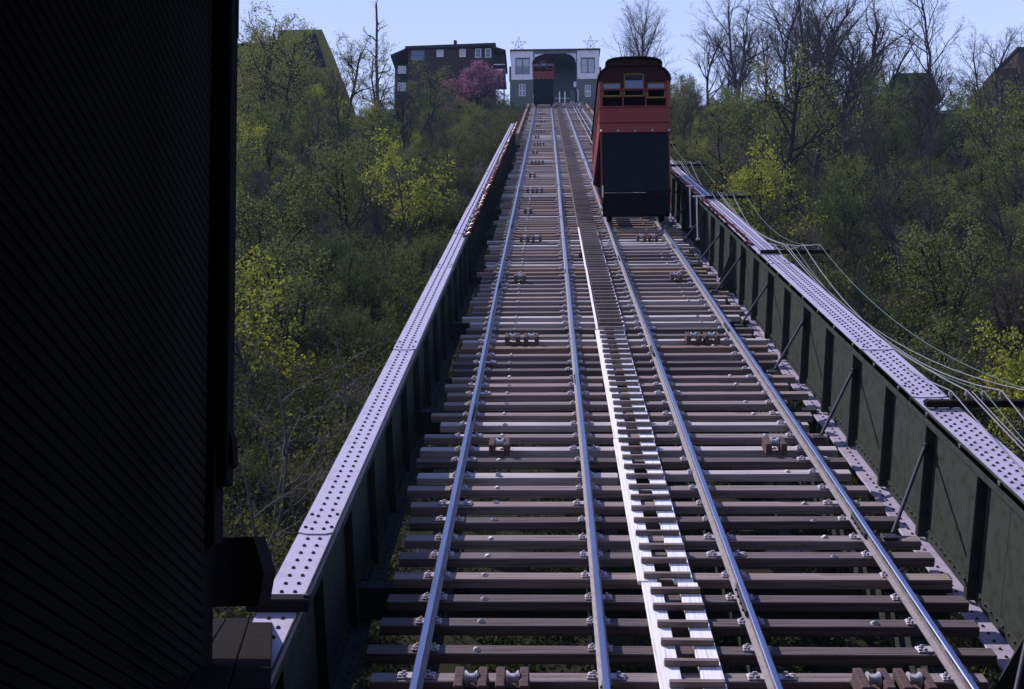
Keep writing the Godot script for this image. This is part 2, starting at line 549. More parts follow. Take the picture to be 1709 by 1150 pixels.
func build_track():
	var rng := RandomNumberGenerator.new()
	rng.seed = 11
	var tr := thing("incline_track", "twin steel rail tracks on weathered wooden ties climbing between two girders", "railway track", Vector3.ZERO, "", true)
	# tie shapes: three variants for each length class, slightly uneven
	var classes := {"long": [-1.58, 3.84], "west": [-1.55, .80], "east": [1.42, 3.76], "mid": [-1.45, 3.52]}
	var shapes := {}
	for k in classes:
		shapes[k] = []
		for i in 4:
			var m := MB.new()
			var a: float = classes[k][0] + rng.randf_range(-.1, .08)
			var b: float = classes[k][1] + rng.randf_range(-.16, .12)
			var w := rng.randf_range(.13, .175)
			m.cbox(Vector3((a + b) / 2, -.05, 0), Vector3(b - a, .10, w), .008)
			# uneven top: nudge the vertices
			for j in m.v.size():
				var q := m.v[j]
				m.v[j] = q + Vector3(0, .004 * sin(q.x * 2.1 + i * 2.0 + q.z * 30.0), .008 * sin(q.x * 1.1 + i))
			shapes[k].append(m.mesh())
	var plates := []
	var s := 5.5
	var count := 0
	while s < 124.0:
		var kind := "long"
		var r := rng.randf()
		if r < .14: kind = "split"
		elif r < .30: kind = "mid"
		var list := ["west", "east"] if kind == "split" else [kind]
		for k in list:
			var ss := s + (rng.randf_range(-.05, .05) if kind == "split" else rng.randf_range(-.02, .02))
			var dn := rng.randf_range(-.014, .008)
			var tie := part("tie", shapes[k][rng.randi() % 4], M["tie%d" % (rng.randi() % 6)], tr, Vector3(0, TIE_TOP + dn, -ss), Basis(Vector3.UP, rng.randfn() * .004))
			for x in RAILS:
				if (k == "west" and x > 1) or (k == "east" and x < 1): continue
				plates.append([ss, x, tie.position.y])
		count += 1
		s += .475 + rng.randf_range(-.02, .02)
	# rails
	var head := PackedVector2Array([Vector2(-.026, -.036), Vector2(.026, -.036), Vector2(.028, -.008), Vector2(.020, 0), Vector2(-.020, 0), Vector2(-.028, -.008)])
	var web := PackedVector2Array([Vector2(-.052, -.134), Vector2(.052, -.134), Vector2(.052, -.124), Vector2(.01, -.108), Vector2(.01, -.037), Vector2(-.01, -.037), Vector2(-.01, -.108), Vector2(-.052, -.124)])
	for i in 4:
		var r := part("rail", long_mesh(web, RAILS[i], 4.6, 124.0, 30 + i), M.rail_side, tr)
		part("rail_head", long_mesh(head, RAILS[i], 4.6, 124.0, 30 + i), M.rail_steel, r)
		var js := 6.2 + i * 1.7
		while js < 60:
			var jb := MB.new()
			for sd in [-1, 1]:
				jb.cbox(Vector3(RAILS[i] + sd * .022, -.075, -js), Vector3(.022, .06, .55), .004)
				for k in 4:
					jb.rod(Vector3(RAILS[i] + sd * .03, -.075, -js - .2 + k * .133), Vector3(RAILS[i] + sd * .05, -.075, -js - .2 + k * .133), .014, 6)
			part("joint_bar", jb.mesh(), M.iron, r)
			js += 9.1
	# tie plates with their spikes
	var pm := MB.new()
	pm.cbox(Vector3(0, .008, 0), Vector3(.23, .016, .105), .004)
	for q in [[-.07, .035], [.07, -.035], [-.075, -.03], [.075, .03]]:
		pm.cbox(Vector3(q[0], .03, q[1]), Vector3(.024, .022, .02), .005)
		pm.cbox(Vector3(q[0] * 1.35, .02, q[1] * -.6), Vector3(.026, .018, .03), .005)
	var pmesh := pm.mesh()
	plates.sort_custom(func(a, b): return a[0] < b[0])
	var rest := []
	for i in plates.size():
		var q = plates[i]
		var at := Vector3(q[1] + rng.randf_range(-.02, .02), q[2], -q[0])
		var bs := Basis(Vector3.UP, rng.randfn() * .05).scaled(Vector3([.9, 1.0, 1.1, 1.35, 1.7][rng.randi() % 5], 1, .92))
		if i < 300:
			part("tie_plate", pmesh, M.plate, tr, at, bs)
		else:
			rest.append(Transform3D(bs, at))
	multi("far_tie_plates", pmesh, M.plate, rest, tr)
	# small white-headed guides nailed to the ties where the cable passes
	var gm := MB.new()
	gm.tube(PackedVector3Array([Vector3(0, 0, 0), Vector3(0, .008, 0), Vector3(.004, .016, 0), Vector3(.006, .02, 0)]), PackedFloat32Array([.040, .036, .022, .004]), 7)
	var gmesh := gm.mesh()
	var ties := tr.get_children().filter(func(c): return str(c.name).begins_with("tie") and not str(c.name).begins_with("tie_"))
	for tie in ties:
		if tie.position.z < -48: continue
		for x in [-.62, 2.88]:
			if rng.randf() < .55 if x > 0 else rng.randf() < .9:
				part("cable_guide", gmesh, M.guide, tr, Vector3(x + rng.randf_range(-.015, .015), tie.position.y, tie.position.z + rng.randf_range(-.04, .04)), Basis(Vector3.UP, rng.randf() * TAU))
	# stringers and floor beams that carry the ties
	for x in RAILS:
		bpart("stringer", Vector3(x, -.435, -64.0), Vector3(.14, .34, 120.0), M.girder, tr, .01)
	s = 5.0
	while s < 76:
		bpart("floor_beam", Vector3(1.1, -.9, -s), Vector3(6.3, .38, .16), M.girder, tr, .01)
		s += 6.2
	# embankment sill beyond the girders
	for x in [-1.95, 4.1]:
		bpart("edge_timber", Vector3(x, -.42, -100.0), Vector3(.2, .5, 48.0), M.tie4, tr, .02)

func multi(called: String, mesh: Mesh, m: Material, list: Array, parent: Node) -> MultiMeshInstance3D:
	var mm := MultiMesh.new()
	mm.transform_format = MultiMesh.TRANSFORM_3D
	mm.mesh = mesh
	mm.instance_count = list.size()
	for i in list.size():
		mm.set_instance_transform(i, list[i])
	var o := MultiMeshInstance3D.new()
	o.name = called
	o.multimesh = mm
	o.material_override = m
	o.set_meta("kind", "stuff")
	parent.add_child(o, true)
	return o

func build_walkway():
	var rng := RandomNumberGenerator.new()
	rng.seed = 23
	var w := thing("cleated_walkway", "narrow white plank walkway with wooden cleats between the two tracks", "walkway", Vector3.ZERO, "", true)
	# board sections: start, end, sideways shift, painted
	var y := TIE_TOP + .03
	var secs := [[5.0, 10.0, .02, 0], [10.03, 14.2, -.012, 0], [14.22, 20.3, .0, 0], [20.32, 26.6, .03, 1], [26.62, 33.0, .025, 1], [33.02, 44.0, .02, 2], [44.02, 58.0, .02, 2], [58.02, 76.0, .01, 2], [76.02, 98.0, 0.0, 2], [98.02, 123.5, 0.0, 2]]
	for q in secs:
		var ln: float = q[1] - q[0]
		var mid: float = -(q[0] + q[1]) / 2
		var x: float = q[2]
		if q[3] == 0:
			bpart("board", Vector3(x + .950, y, mid), Vector3(.185, .045, ln), M.plank_white, w, .005)
			bpart("board", Vector3(x + 1.295, y, mid), Vector3(.185, .045, ln), M.plank_white, w, .005)
		else:
			bpart("board", Vector3(x + 1.0, y, mid), Vector3(.20, .045, ln), M.plank_brown, w, .005)
			bpart("board", Vector3(x + 1.245, y, mid), Vector3(.20, .045, ln), M.plank_brown, w, .005)
			bpart("edge_strip", Vector3(x + .872, y + .012, mid), Vector3(.04, .06, ln), M.plank_white if q[3] == 1 else M.cleat2, w, .005)
			if q[3] == 1:
				bpart("edge_strip", Vector3(x + 1.372, y + .008, mid), Vector3(.03, .055, ln), M.plank_white, w, .005)
	var shapes := []
	for i in 5:
		var m := MB.new()
		m.cbox(Vector3(rng.randf_range(-.008, .008), .028, 0), Vector3(.455 + rng.randf_range(-.012, .012), .056, .048 + rng.randf_range(-.006, .008)), .005)
		shapes.append(m.mesh())
	var s := 5.2
	var i := 0
	var far := []
	while s < 123:
		var sh := 0.0
		for q in secs:
			if s >= q[0] and s < q[1]: sh = q[2]
		var at := Vector3(1.145 + sh + rng.randf_range(-.006, .006), y + .022, -s)
		var bs := Basis(Vector3.UP, rng.randfn() * .012)
		if i < 300:
			part("cleat", shapes[rng.randi() % 5], M["cleat%d" % (rng.randi() % 3)], w, at, bs)
		else:
			far.append(Transform3D(bs, at))
		i += 1
		s += .33 + rng.randf_range(-.012, .012)
	multi("far_cleats", shapes[0], M.cleat0, far, w)

func girder(called: String, label: String, x: float, top: float, bottom: float, fw: float, s0: float, s1: float, plates: Array, rows: Array, inner: int, fmat: Material, wmat: Material) -> Node3D:
	var g := thing(called, label, "girder", Vector3.ZERO, "", true)
	var ln := s1 - s0
	var mid := -(s0 + s1) / 2
	# web in panels
	var ss := s0
	var pitch := 3.15
	while ss < s1 - .1:
		var e: float = min(ss + pitch, s1)
		bpart("web_plate", Vector3(x, (top + bottom) / 2, -(ss + e) / 2), Vector3(.018, top - bottom - .22, e - ss - .004), wmat, g, .002)
		ss = e
	# flange angles
	for sd in [-1, 1]:
		bpart("angle_iron", Vector3(x + sd * .085, top - .10, mid), Vector3(.15, .016, ln), wmat, g, .003)
		bpart("angle_iron", Vector3(x + sd * .019, top - .165, mid), Vector3(.016, .12, ln), wmat, g, .003)
		bpart("angle_iron", Vector3(x + sd * .019, bottom + .1, mid), Vector3(.016, .14, ln), wmat, g, .003)
	bpart("bottom_flange", Vector3(x, bottom, mid), Vector3(fw + .06, .03, ln), fmat if inner < 0 else wmat, g, .004)
	bpart("flange_lip", Vector3(x + inner * (fw / 2 - .008), top - .09, mid), Vector3(.016, .16, ln), wmat, g, .003)
	# cover plates, each lapping 14 mm over the one below it
	var rv := []
	for i in plates.size() - 1:
		var a: float = plates[i]
		var b: float = plates[i + 1]
		var lift: float = .014 * [0, 1, 2, 1, 2, 0, 1, 0][i % 8]
		var m := MB.new()
		var h := fw / 2
		var c := .05 if lift > 0 else 0.0
		var outline := PackedVector2Array([Vector2(-h, -a - c * .8), Vector2(-h + c * 1.6, -a), Vector2(h - c * 1.6, -a), Vector2(h, -a - c * .8), Vector2(h, -b - .02), Vector2(-h, -b - .02)])
		if c == 0.0:
			outline = PackedVector2Array([Vector2(-h, -a), Vector2(h, -a), Vector2(h, -b - .02), Vector2(-h, -b - .02)])
		m.prism(outline, Vector3(x, 0, 0), Vector3.RIGHT, Vector3.BACK, Vector3.UP, top - .088, top - .03 + lift)
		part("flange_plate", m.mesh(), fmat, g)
		var s := a + .1
		var k := 0
		while s < b:
			for q in rows:
				var joint := s < a + .55
				if abs(q[0]) > fw * .3 and not (joint or q.size() > 2): continue
				rv.append(Vector3(x + q[0], top - .03 + lift, -s - (q[1] * .075)))
			if s < a + .55 and lift > 0 and k % 2 == 0:
				for sd in [-1, 1]:
					rv.append(Vector3(x + sd * fw * .36, top - .03 + lift, -s - .04))
			s += .15
			k += 1
	var rm := MB.new()
	rm.tube(PackedVector3Array([Vector3(0, -.002, 0), Vector3(0, .008, 0), Vector3(0, .015, 0), Vector3(0, .018, 0)]), PackedFloat32Array([.019, .018, .011, .002]), 7, false)
	var list := []
	for p in rv:
		list.append(Transform3D(Basis.IDENTITY, p))
	# rivets along the bottom flange and its angle
	var s2 := s0 + .1
	while s2 < min(s1, 45.0):
		list.append(Transform3D(Basis.IDENTITY, Vector3(x + inner * .13, bottom + .015, -s2)))
		list.append(Transform3D(Basis(Vector3.BACK, -inner * PI / 2), Vector3(x + inner * .028, bottom + .13, -s2 - .07)))
		s2 += .15
	multi("rivets", rm.mesh(), M.rivet, list, g)
	return g

func build_girders():
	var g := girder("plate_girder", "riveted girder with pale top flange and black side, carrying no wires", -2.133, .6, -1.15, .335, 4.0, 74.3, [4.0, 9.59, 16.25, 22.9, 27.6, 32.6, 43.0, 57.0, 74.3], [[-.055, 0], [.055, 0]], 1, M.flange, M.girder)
	var s := 4.6
	while s < 74:
		for sd in [1, -1]:
			bpart("stiffener", Vector3(-2.133 + sd * .055, -.3, -s), Vector3(.09, 1.55, .02), M.girder, g, .003)
		s += 1.575
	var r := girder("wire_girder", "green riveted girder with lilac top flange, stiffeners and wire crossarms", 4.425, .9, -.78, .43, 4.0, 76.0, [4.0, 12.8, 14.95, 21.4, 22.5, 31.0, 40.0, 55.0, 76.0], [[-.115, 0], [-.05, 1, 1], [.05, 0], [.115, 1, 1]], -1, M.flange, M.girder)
	s = 6.1
	var k := 0
	while s < 75:
		var x := 4.425 - .06
		bpart("stiffener", Vector3(x, .04, -s), Vector3(.10, 1.55, .018), M.girder, r, .003)
		bpart("stiffener_leg", Vector3(x - .05, .04, -s - .045), Vector3(.016, 1.55, .09), M.girder, r, .003)
		bpart("stiffener", Vector3(4.425 + .06, .04, -s), Vector3(.10, 1.55, .018), M.girder, r, .003)
		if k % 2 == 0:
			var m := MB.new()
			m.rod(Vector3(x - .06, .36, -s), Vector3(3.6, TIE_TOP + .03, -s + 1.3), .022, 7)
			m.cbox(Vector3(3.55, TIE_TOP + .02, -s + 1.36), Vector3(.16, .025, .12), .004)
			m.cbox(Vector3(x - .055, .36, -s + .01), Vector3(.03, .14, .07), .004)
			part("brace_rod", m.mesh(), M.brace, r)
		k += 1
		s += 1.6
	# knee plates that stand square to the web
	for q in [[9.2, -.78, .35], [26.6, -.78, .6], [42.0, -.78, .6]]:
		var m := MB.new()
		m.prism(PackedVector2Array([Vector2(4.41, -.74), Vector2(4.41, q[2]), Vector2(3.95, -.74)]), Vector3(0, 0, -q[0]), Vector3.RIGHT, Vector3.UP, Vector3.BACK, -.01, .01)
		part("knee_plate", m.mesh(), M.girder, r)
	# bolted clips along the inner flange edge
	s = 8.0
	while s < 24:
		bpart("edge_clip", Vector3(4.205, .862, -s), Vector3(.03, .04, .06), M.rivet, r, .004)
		s += 1.05
	# two pipes hanging from the girder beside the upper car
	var p := thing("conduit_pipe", "thin pale pipe hanging on the girder beside the lower red car", "pipe", T(4.05, 30.6, -.1), "pale pipes beside the car")
	var m2 := MB.new()
	m2.rod(Vector3(0, 0, 0), Vector3(0, 1.25, 0), .022)
	m2.cbox(Vector3(.06, 1.22, 0), Vector3(.32, .04, .06), .006)
	part("pipe", m2.mesh(), M.plate, p)
	bpart("foot", Vector3(0, .02, 0), Vector3(.1, .05, .1), M.plate, p, .01)
	var p2 := p.duplicate()
	p2.name = numbered("conduit_pipe")
	add_child(p2)
	p2.position = T(4.05, 32.2, .0)

func build_bents():
	for s in [9.0, 21.0, 33.0, 45.0, 57.0]:
		var c := T(1.15, s, -1.25)
		var b := thing("trestle_bent", "dark steel trestle bent holding the girders above the hillside", "trestle", Vector3(1.15, c.y, c.z), "trestle bents under the girders")
		var gy: float = ground_y(1.15, c.z) - c.y - .5
		bpart("cap_beam", Vector3(0, -.12, 0), Vector3(7.0, .3, .3), M.girder, b, .01)
		for x in [-3.2, 0.0, 3.2]:
			bpart("post", Vector3(x, (gy - .27) / 2, 0), Vector3(.25, -gy - .27, .25), M.girder, b, .01)
			bpart("footing", Vector3(x, gy + .3, 0), Vector3(.8, .6, .8), M.concrete, b, .03)

func build_rollers():
	var bm := MB.new()
	bm.cbox(Vector3(0, .075, 0), Vector3(.075, .15, .30), .008)
	var block := bm.mesh()
	var rm := MB.new()
	rm.tube(PackedVector3Array([Vector3(-.05, 0, 0), Vector3(-.04, 0, 0), Vector3(-.015, 0, 0), Vector3(.015, 0, 0), Vector3(.04, 0, 0), Vector3(.05, 0, 0)]), PackedFloat32Array([.062, .062, .036, .036, .062, .062]), 14)
	var roll := rm.mesh()
	var am := MB.new()
	am.rod(Vector3(-.12, 0, 0), Vector3(.12, 0, 0), .012, 7)
	var axle := am.mesh()
	var s := 8.12
	var k := 0
	while s < 112:
		for tr in [["", "track beneath the upper red car", [-.63, -.30]], ["", "track beneath the lower red car", [2.87, 2.55]]]:
			for j in 2 if k % 2 == 0 else 1:
				var x: float = tr[2][j]
				if x > 1 and s > 32 and s < 38: continue
				var how := "set in pairs" if k % 2 == 0 else "standing alone"
				var o := thing("cable_roller", "wooden cable roller %s on the %s" % [how, tr[1]], "roller stand", T(x, s, TIE_TOP + .008), "cable rollers %s on the %s" % [how, tr[1]], true)
				part("block", block, M.block_wood, o, Vector3(-.095, 0, 0))
				part("block", block, M.block_wood, o, Vector3(.095, 0, 0))
				part("roller", roll, M.roller, o, Vector3(0, .118, -.02))
				part("axle", axle, M.iron, o, Vector3(0, .118, -.02))
				if k == 0:
					bpart("base_board", Vector3(0, .012, -.1), Vector3(.27, .03, .16), M.block_wood, o, .004)
					bpart("base_board", Vector3(0, .012, .16), Vector3(.27, .03, .06), M.block_wood, o, .004)
		s += 5.7
		k += 1

func sag(a: Vector3, b: Vector3, drop: float, r: float, m: MB, seg := 14):
	var p := PackedVector3Array()
	var rs := PackedFloat32Array()
	for i in seg + 1:
		var t := float(i) / seg
		p.append(a.lerp(b, t) - Vector3.UP * drop * 4.0 * t * (1 - t))
		rs.append(r)
	m.tube(p, rs, 5)

func build_wires():
	var ss := [2.2, 12.4, 22.6, 31.6, 41.0, 50.5, 60.0, 69.5]
	var xs := [4.52, 4.70, 4.88, 5.08, 5.40]
	for i in ss.size():
		var o := thing("wire_crossarm", "dark timber crossarm with insulators on the lilac girder flange", "crossarm", T(4.24, ss[i], .885), "wire crossarms on the girder", true)
		bpart("arm", Vector3(.68, .045, 0), Vector3(1.36, .075, .10), M.dark_wood, o, .008)
		for x in xs:
			var m := MB.new()
			m.tube(PackedVector3Array([Vector3(0, .08, 0), Vector3(0, .13, 0), Vector3(0, .14, 0), Vector3(0, .18, 0), Vector3(0, .19, 0)]), PackedFloat32Array([.012, .012, .03, .025, .01]), 8)
			part("insulator", m.mesh(), M.insulator, o, Vector3(x - 4.24, 0, 0))
	for k in xs.size():
		var label: String = ["thin pale wire strung over the girder, innermost on the crossarms", "thin pale wire strung on the crossarms, second from the girder", "thin green wire strung along the crossarms among pale ones", "thick pale wire strung on the crossarms, next to the outermost", "thin green wire strung on the outer ends of the crossarms"][k]
		var m := MB.new()
		for i in ss.size() - 1:
			sag(T(xs[k], ss[i], .885 + .19), T(xs[k], ss[i + 1], .885 + .19), [.34, .28, .5, .62, .42][k] * (1.0 + .1 * sin(i * 2.0 + k)), [.0075, .0085, .006, .0095, .006][k], m)
		var o := solo("overhead_wire", m.mesh(), M.wire_green if k in [2, 4] else M.wire)
		tag(o, label, "wire", "overhead wires along the girder")
	# spare loops that cross from one arm to the next
	var m3 := MB.new()
	for i in ss.size() - 1:
		sag(T(xs[4] - .03, ss[i], 1.07), T(xs[1] + .05, ss[i + 1], 1.07), .5, .0075, m3)
	var o3 := solo("overhead_wire", m3.mesh(), M.wire)
	tag(o3, "slack pale wire crossing diagonally from crossarm to crossarm", "wire", "overhead wires along the girder")

func build_bulbs():
	var bm := MB.new()
	bm.tube(PackedVector3Array([Vector3(0, 0, 0), Vector3(0, .02, 0), Vector3(0, .05, 0), Vector3(0, .09, 0), Vector3(0, .11, 0), Vector3(0, .117, 0)]), PackedFloat32Array([.022, .028, .046, .044, .025, .004]), 8)
	var bulb := bm.mesh()
	var sm2 := MB.new()
	sm2.tube(PackedVector3Array([Vector3(0, -.01, 0), Vector3(0, .05, 0)]), PackedFloat32Array([.03, .03]), 7)
	sm2.cbox(Vector3(-.04, -.005, 0), Vector3(.12, .03, .05), .005)
	var socket := sm2.mesh()
	var rng := RandomNumberGenerator.new()
	rng.seed = 4
	for q in [["bulb_string", "row of unlit red bulbs along the edge of the wireless pale girder", -1.99, .6, 27.0, 74.0, 1.0], ["bulb_string", "row of unlit red bulbs along the green girder under the wires", 4.27, .9, 23.6, 75.0, -1.0]]:
		var o := thing(q[0], q[1], "string of bulbs", T(q[2], q[4], q[3]), "rows of red bulbs", true)
		var s := 0.0
		while s < q[5] - q[4]:
			var sk := part("socket", socket, M.iron, o, Vector3(rng.randf_range(-.01, .01), .01, -s), Basis(Vector3.BACK, -.9 * q[6] + rng.randf_range(-.2, .2)))
			part("bulb", bulb, M.bulb_red, sk, Vector3(0, .045, 0))
			s += .72 + rng.randf_range(-.06, .06)
		bpart("conduit", Vector3(-q[6] * .035, .0, -(q[5] - q[4]) / 2), Vector3(.03, .025, q[5] - q[4]), M.rivet, o, .004)

# ---------------------------------------------------------------- cars
func half_curve(pts: Array) -> PackedVector2Array:
	var out := PackedVector2Array()
	for p in pts:
		out.append(Vector2(p[0], p[1]))
	for i in range(pts.size() - 2, -1, -1):
		out.append(Vector2(-pts[i][0], pts[i][1]))
	return out

func framed(o: Node3D, x0: float, x1: float, y0: float, y1: float, z: float, w: float, fm: Material, gm: Material, glass_from := -1.0):
	var f := MB.new()
	f.cbox(Vector3((x0 + x1) / 2, y1 - w / 2, z), Vector3(x1 - x0, w, .05), .012)
	f.cbox(Vector3((x0 + x1) / 2, y0 + w / 2, z), Vector3(x1 - x0, w, .05), .012)
	f.cbox(Vector3(x0 + w / 2, (y0 + y1) / 2, z), Vector3(w, y1 - y0 - 2 * w, .046), .012)
	f.cbox(Vector3(x1 - w / 2, (y0 + y1) / 2, z), Vector3(w, y1 - y0 - 2 * w, .046), .012)
	var wi := part("window", f.mesh(), fm, o)
	var b := y0 + w if glass_from < 0 else glass_from
	part("pane", boxm(Vector3(x1 - x0 - 2 * w, y1 - w - b, .008), .001), gm, wi, Vector3((x0 + x1) / 2, (y1 - w + b) / 2, z))

func make_car(label: String) -> Node3D:
	# origin on the rails under the downhill end; uphill is -z
	var o := thing("incline_car", label, "funicular car", Vector3.ZERO, "red incline cars")
	var ln := 5.0
	var rise := tan(SLOPE) * ln
	# red body: side panels down to the slope
	for sd in [-1, 1]:
		var m := MB.new()
		m.prism(PackedVector2Array([Vector2(0, .62), Vector2(0, 2.79), Vector2(ln, 2.79), Vector2(ln, .62 + rise)]), Vector3(sd * .995, 0, 0), Vector3.FORWARD, Vector3.UP, Vector3.RIGHT, -.02, .02)
		part("base_side", m.mesh(), M.car_red, o)
		bpart("body_side", Vector3(sd * 1.02, 3.18, -ln / 2), Vector3(.04, .78, ln - .02), M.car_red, o, .006)
		bpart("belt_rail", Vector3(sd * 1.045, 3.58, -ln / 2), Vector3(.03, .05, ln - .02), M.car_red, o, .006)
		bpart("letter_board", Vector3(sd * 1.02, 4.38, -ln / 2), Vector3(.04, .2, ln - .02), M.car_red, o, .006)
		for i in 7:
			bpart("window_post", Vector3(sd * 1.02, 3.925, -.05 - i * (ln - .1) / 6.0), Vector3(.05, .71, .1), M.car_red, o, .006)
		for i in 6:
			part("pane", boxm(Vector3(.008, .34, .70), .001), M.glass, o, Vector3(sd * 1.02, 4.1, -.46 - i * .815))
	# downhill end
	bpart("end_panel", Vector3(0, 3.33, .0), Vector3(2.04, .48, .05), M.car_red, o, .006)
	var sk := MB.new()
	sk.prism(PackedVector2Array([Vector2(-1.0, 2.79), Vector2(1.0, 2.79), Vector2(1.045, 3.08), Vector2(-1.045, 3.08)]), Vector3(0, 0, 0), Vector3.RIGHT, Vector3.UP, Vector3.BACK, -.03, .055)
	part("skirt", sk.mesh(), M.car_red, o)
	bpart("ledge", Vector3(0, 3.098, .045), Vector3(2.1, .03, .09), M.car_red, o, .006)
	bpart("sill", Vector3(0, 3.585, .02), Vector3(1.98, .04, .08), M.car_red, o, .006)
	bpart("guard_bar", Vector3(0, 4.13, .035), Vector3(1.92, .045, .05), M.car_red, o, .006)
	for sd in [-1, 1]:
		bpart("corner_post", Vector3(sd * .985, 3.98, 0), Vector3(.10, .82, .06), M.car_red, o, .012)
		bpart("mullion", Vector3(sd * .335, 3.86, .0), Vector3(.04, .54, .04), M.car_red, o, .006)
		bpart("mullion", Vector3(sd * .345, 4.40, 0), Vector3(.09, .56, .05), M.car_brown, o, .006)
	var up := MB.new()
	up.prism(PackedVector2Array([Vector2(.39, 4.37), Vector2(1.03, 4.37), Vector2(1.0, 4.55), Vector2(.92, 4.68), Vector2(.8, 4.8), Vector2(.39, 4.85)]), Vector3.ZERO, Vector3.RIGHT, Vector3.UP, Vector3.BACK, -.025, .022)
	up.prism(PackedVector2Array([Vector2(-.39, 4.37), Vector2(-1.03, 4.37), Vector2(-1.0, 4.55), Vector2(-.92, 4.68), Vector2(-.8, 4.8), Vector2(-.39, 4.85)]), Vector3.ZERO, Vector3.RIGHT, Vector3.UP, Vector3.BACK, -.025, .022)
	up.prism(PackedVector2Array([Vector2(-.389, 4.66), Vector2(.389, 4.66), Vector2(.389, 4.87), Vector2(-.389, 4.87)]), Vector3.ZERO, Vector3.RIGHT, Vector3.UP, Vector3.BACK, -.025, .022)
	up.prism(half_curve([[.78, 4.8], [.78, 4.93], [.7, 5.0], [.5, 5.06], [0, 5.09]]), Vector3.ZERO, Vector3.RIGHT, Vector3.UP, Vector3.BACK, -.04, .0)
	part("gable", up.mesh(), M.car_brown, o)
	framed(o, -.94, -.36, 3.92, 4.385, -.045, .055, M.car_yellow, M.glass, 4.12)
	framed(o, .36, .94, 3.86, 4.375, -.045, .055, M.car_yellow, M.glass, 4.12)
	framed(o, -.31, .31, 3.92, 4.67, -.045, .05, M.car_yellow, M.glass, 4.1)
	bpart("window_blind", Vector3(0, 4.52, -.03), Vector3(.5, .16, .01), M.interior, o, .001)
	# uphill end, floor, seats
	bpart("rear_panel", Vector3(0, 3.18, -ln), Vector3(2.0, .78, .04), M.car_red, o, .006)
	bpart("rear_head", Vector3(0, 4.6, -ln), Vector3(2.0, .4, .04), M.car_red, o, .006)
	for x in [-.98, -.34, .34, .98]:
		bpart("rear_post", Vector3(x, 3.98, -ln), Vector3(.09, .84, .04), M.car_red, o, .006)
	bpart("floor", Vector3(0, 2.76, -ln / 2), Vector3(1.96, .06, ln - .08), M.interior, o, .006)
	bpart("bench", Vector3(-.72, 3.1, -ln / 2), Vector3(.46, .5, ln - .6), M.interior, o, .02)
	bpart("bench", Vector3(.72, 3.1, -ln / 2), Vector3(.46, .5, ln - .6), M.interior, o, .02)
	# roof: low eaves and a raised clerestory with rounded shoulders
	var outer := [[1.09, 4.42], [1.07, 4.54], [1.0, 4.66], [.9, 4.76], [.80, 4.82], [.84, 4.86], [.84, 4.95], [.78, 5.03], [.62, 5.09], [.36, 5.125], [0, 5.135]]
	var inner := [[1.05, 4.42], [1.03, 4.52], [.96, 4.63], [.86, 4.73], [.76, 4.79], [.79, 4.86], [.79, 4.94], [.74, 5.0], [.6, 5.05], [.35, 5.085], [0, 5.095]]
	var ring := half_curve(outer)
	var inn := half_curve(inner)
	inn.reverse()
	ring.append_array(inn)
	var rf := MB.new()
	rf.prism(ring, Vector3.ZERO, Vector3.RIGHT, Vector3.UP, Vector3.BACK, -ln - .12, .10)
	part("roof", rf.mesh(), M.car_roof, o)
	bpart("fascia", Vector3(0, 4.845, .07), Vector3(1.6, .03, .05), M.car_roof, o, .006)
	# black base under the downhill end
	bpart("base_panel", Vector3(0, 1.93, -.03), Vector3(1.97, 1.72, .05), M.car_black, o, .006)
	for x in [-.55, 0.25]:
		bpart("panel_seam", Vector3(x, 1.95, .0), Vector3(.03, 1.6, .02), M.car_black, o, .004)
	bpart("bumper_beam", Vector3(0, 1.04, .0), Vector3(2.02, .09, .1), M.car_black, o, .01)
	bpart("headstock", Vector3(0, .64, -.1), Vector3(1.94, .70, .12), M.car_under, o, .02)
	for x in [-.72, .72]:
		var fr := MB.new()
		fr.prism(PackedVector2Array([Vector2(-.05, .28), Vector2(-.05, .6), Vector2(ln, .6 + rise), Vector2(ln, .28 + rise)]), Vector3(x * 1.15, 0, 0), Vector3.FORWARD, Vector3.UP, Vector3.RIGHT, -.06, .06)
		part("sole_bar", fr.mesh(), M.car_under, o)
	for w in [.5, 4.3]:
		for x in [-.76, .76]:
			var wm := MB.new()
			wm.tube(PackedVector3Array([Vector3(-.07, 0, 0), Vector3(-.05, 0, 0), Vector3(.045, 0, 0), Vector3(.05, 0, 0), Vector3(.07, 0, 0)]), PackedFloat32Array([.27, .285, .285, .31, .31]) if x < 0 else PackedFloat32Array([.31, .31, .285, .285, .27]), 18)
			part("wheel", wm.mesh(), M.car_under, o, Vector3(x, tan(SLOPE) * w + .31, -w))
		var am := MB.new()
		am.rod(Vector3(-.76, 0, 0), Vector3(.76, 0, 0), .05)
		part("axle", am.mesh(), M.car_under, o, Vector3(0, tan(SLOPE) * w + .31, -w))
	for x in [-.99, -.5, 0.0, .5, .99]:
		var bm := MB.new()
		bm.tube(PackedVector3Array([Vector3(0, 0, 0), Vector3(0, 0, .02), Vector3(0, 0, .05), Vector3(0, 0, .065)]), PackedFloat32Array([.018, .034, .03, .006]), 8)
		part("marker_bulb", bm.mesh(), M.bulb_white, o, Vector3(x, 2.83 if abs(x) > .1 else 2.815, .055))
	bpart("step_plate", Vector3(-.97, 1.0, .06), Vector3(.04, .36, .02), M.plate, o, .004)
	return o

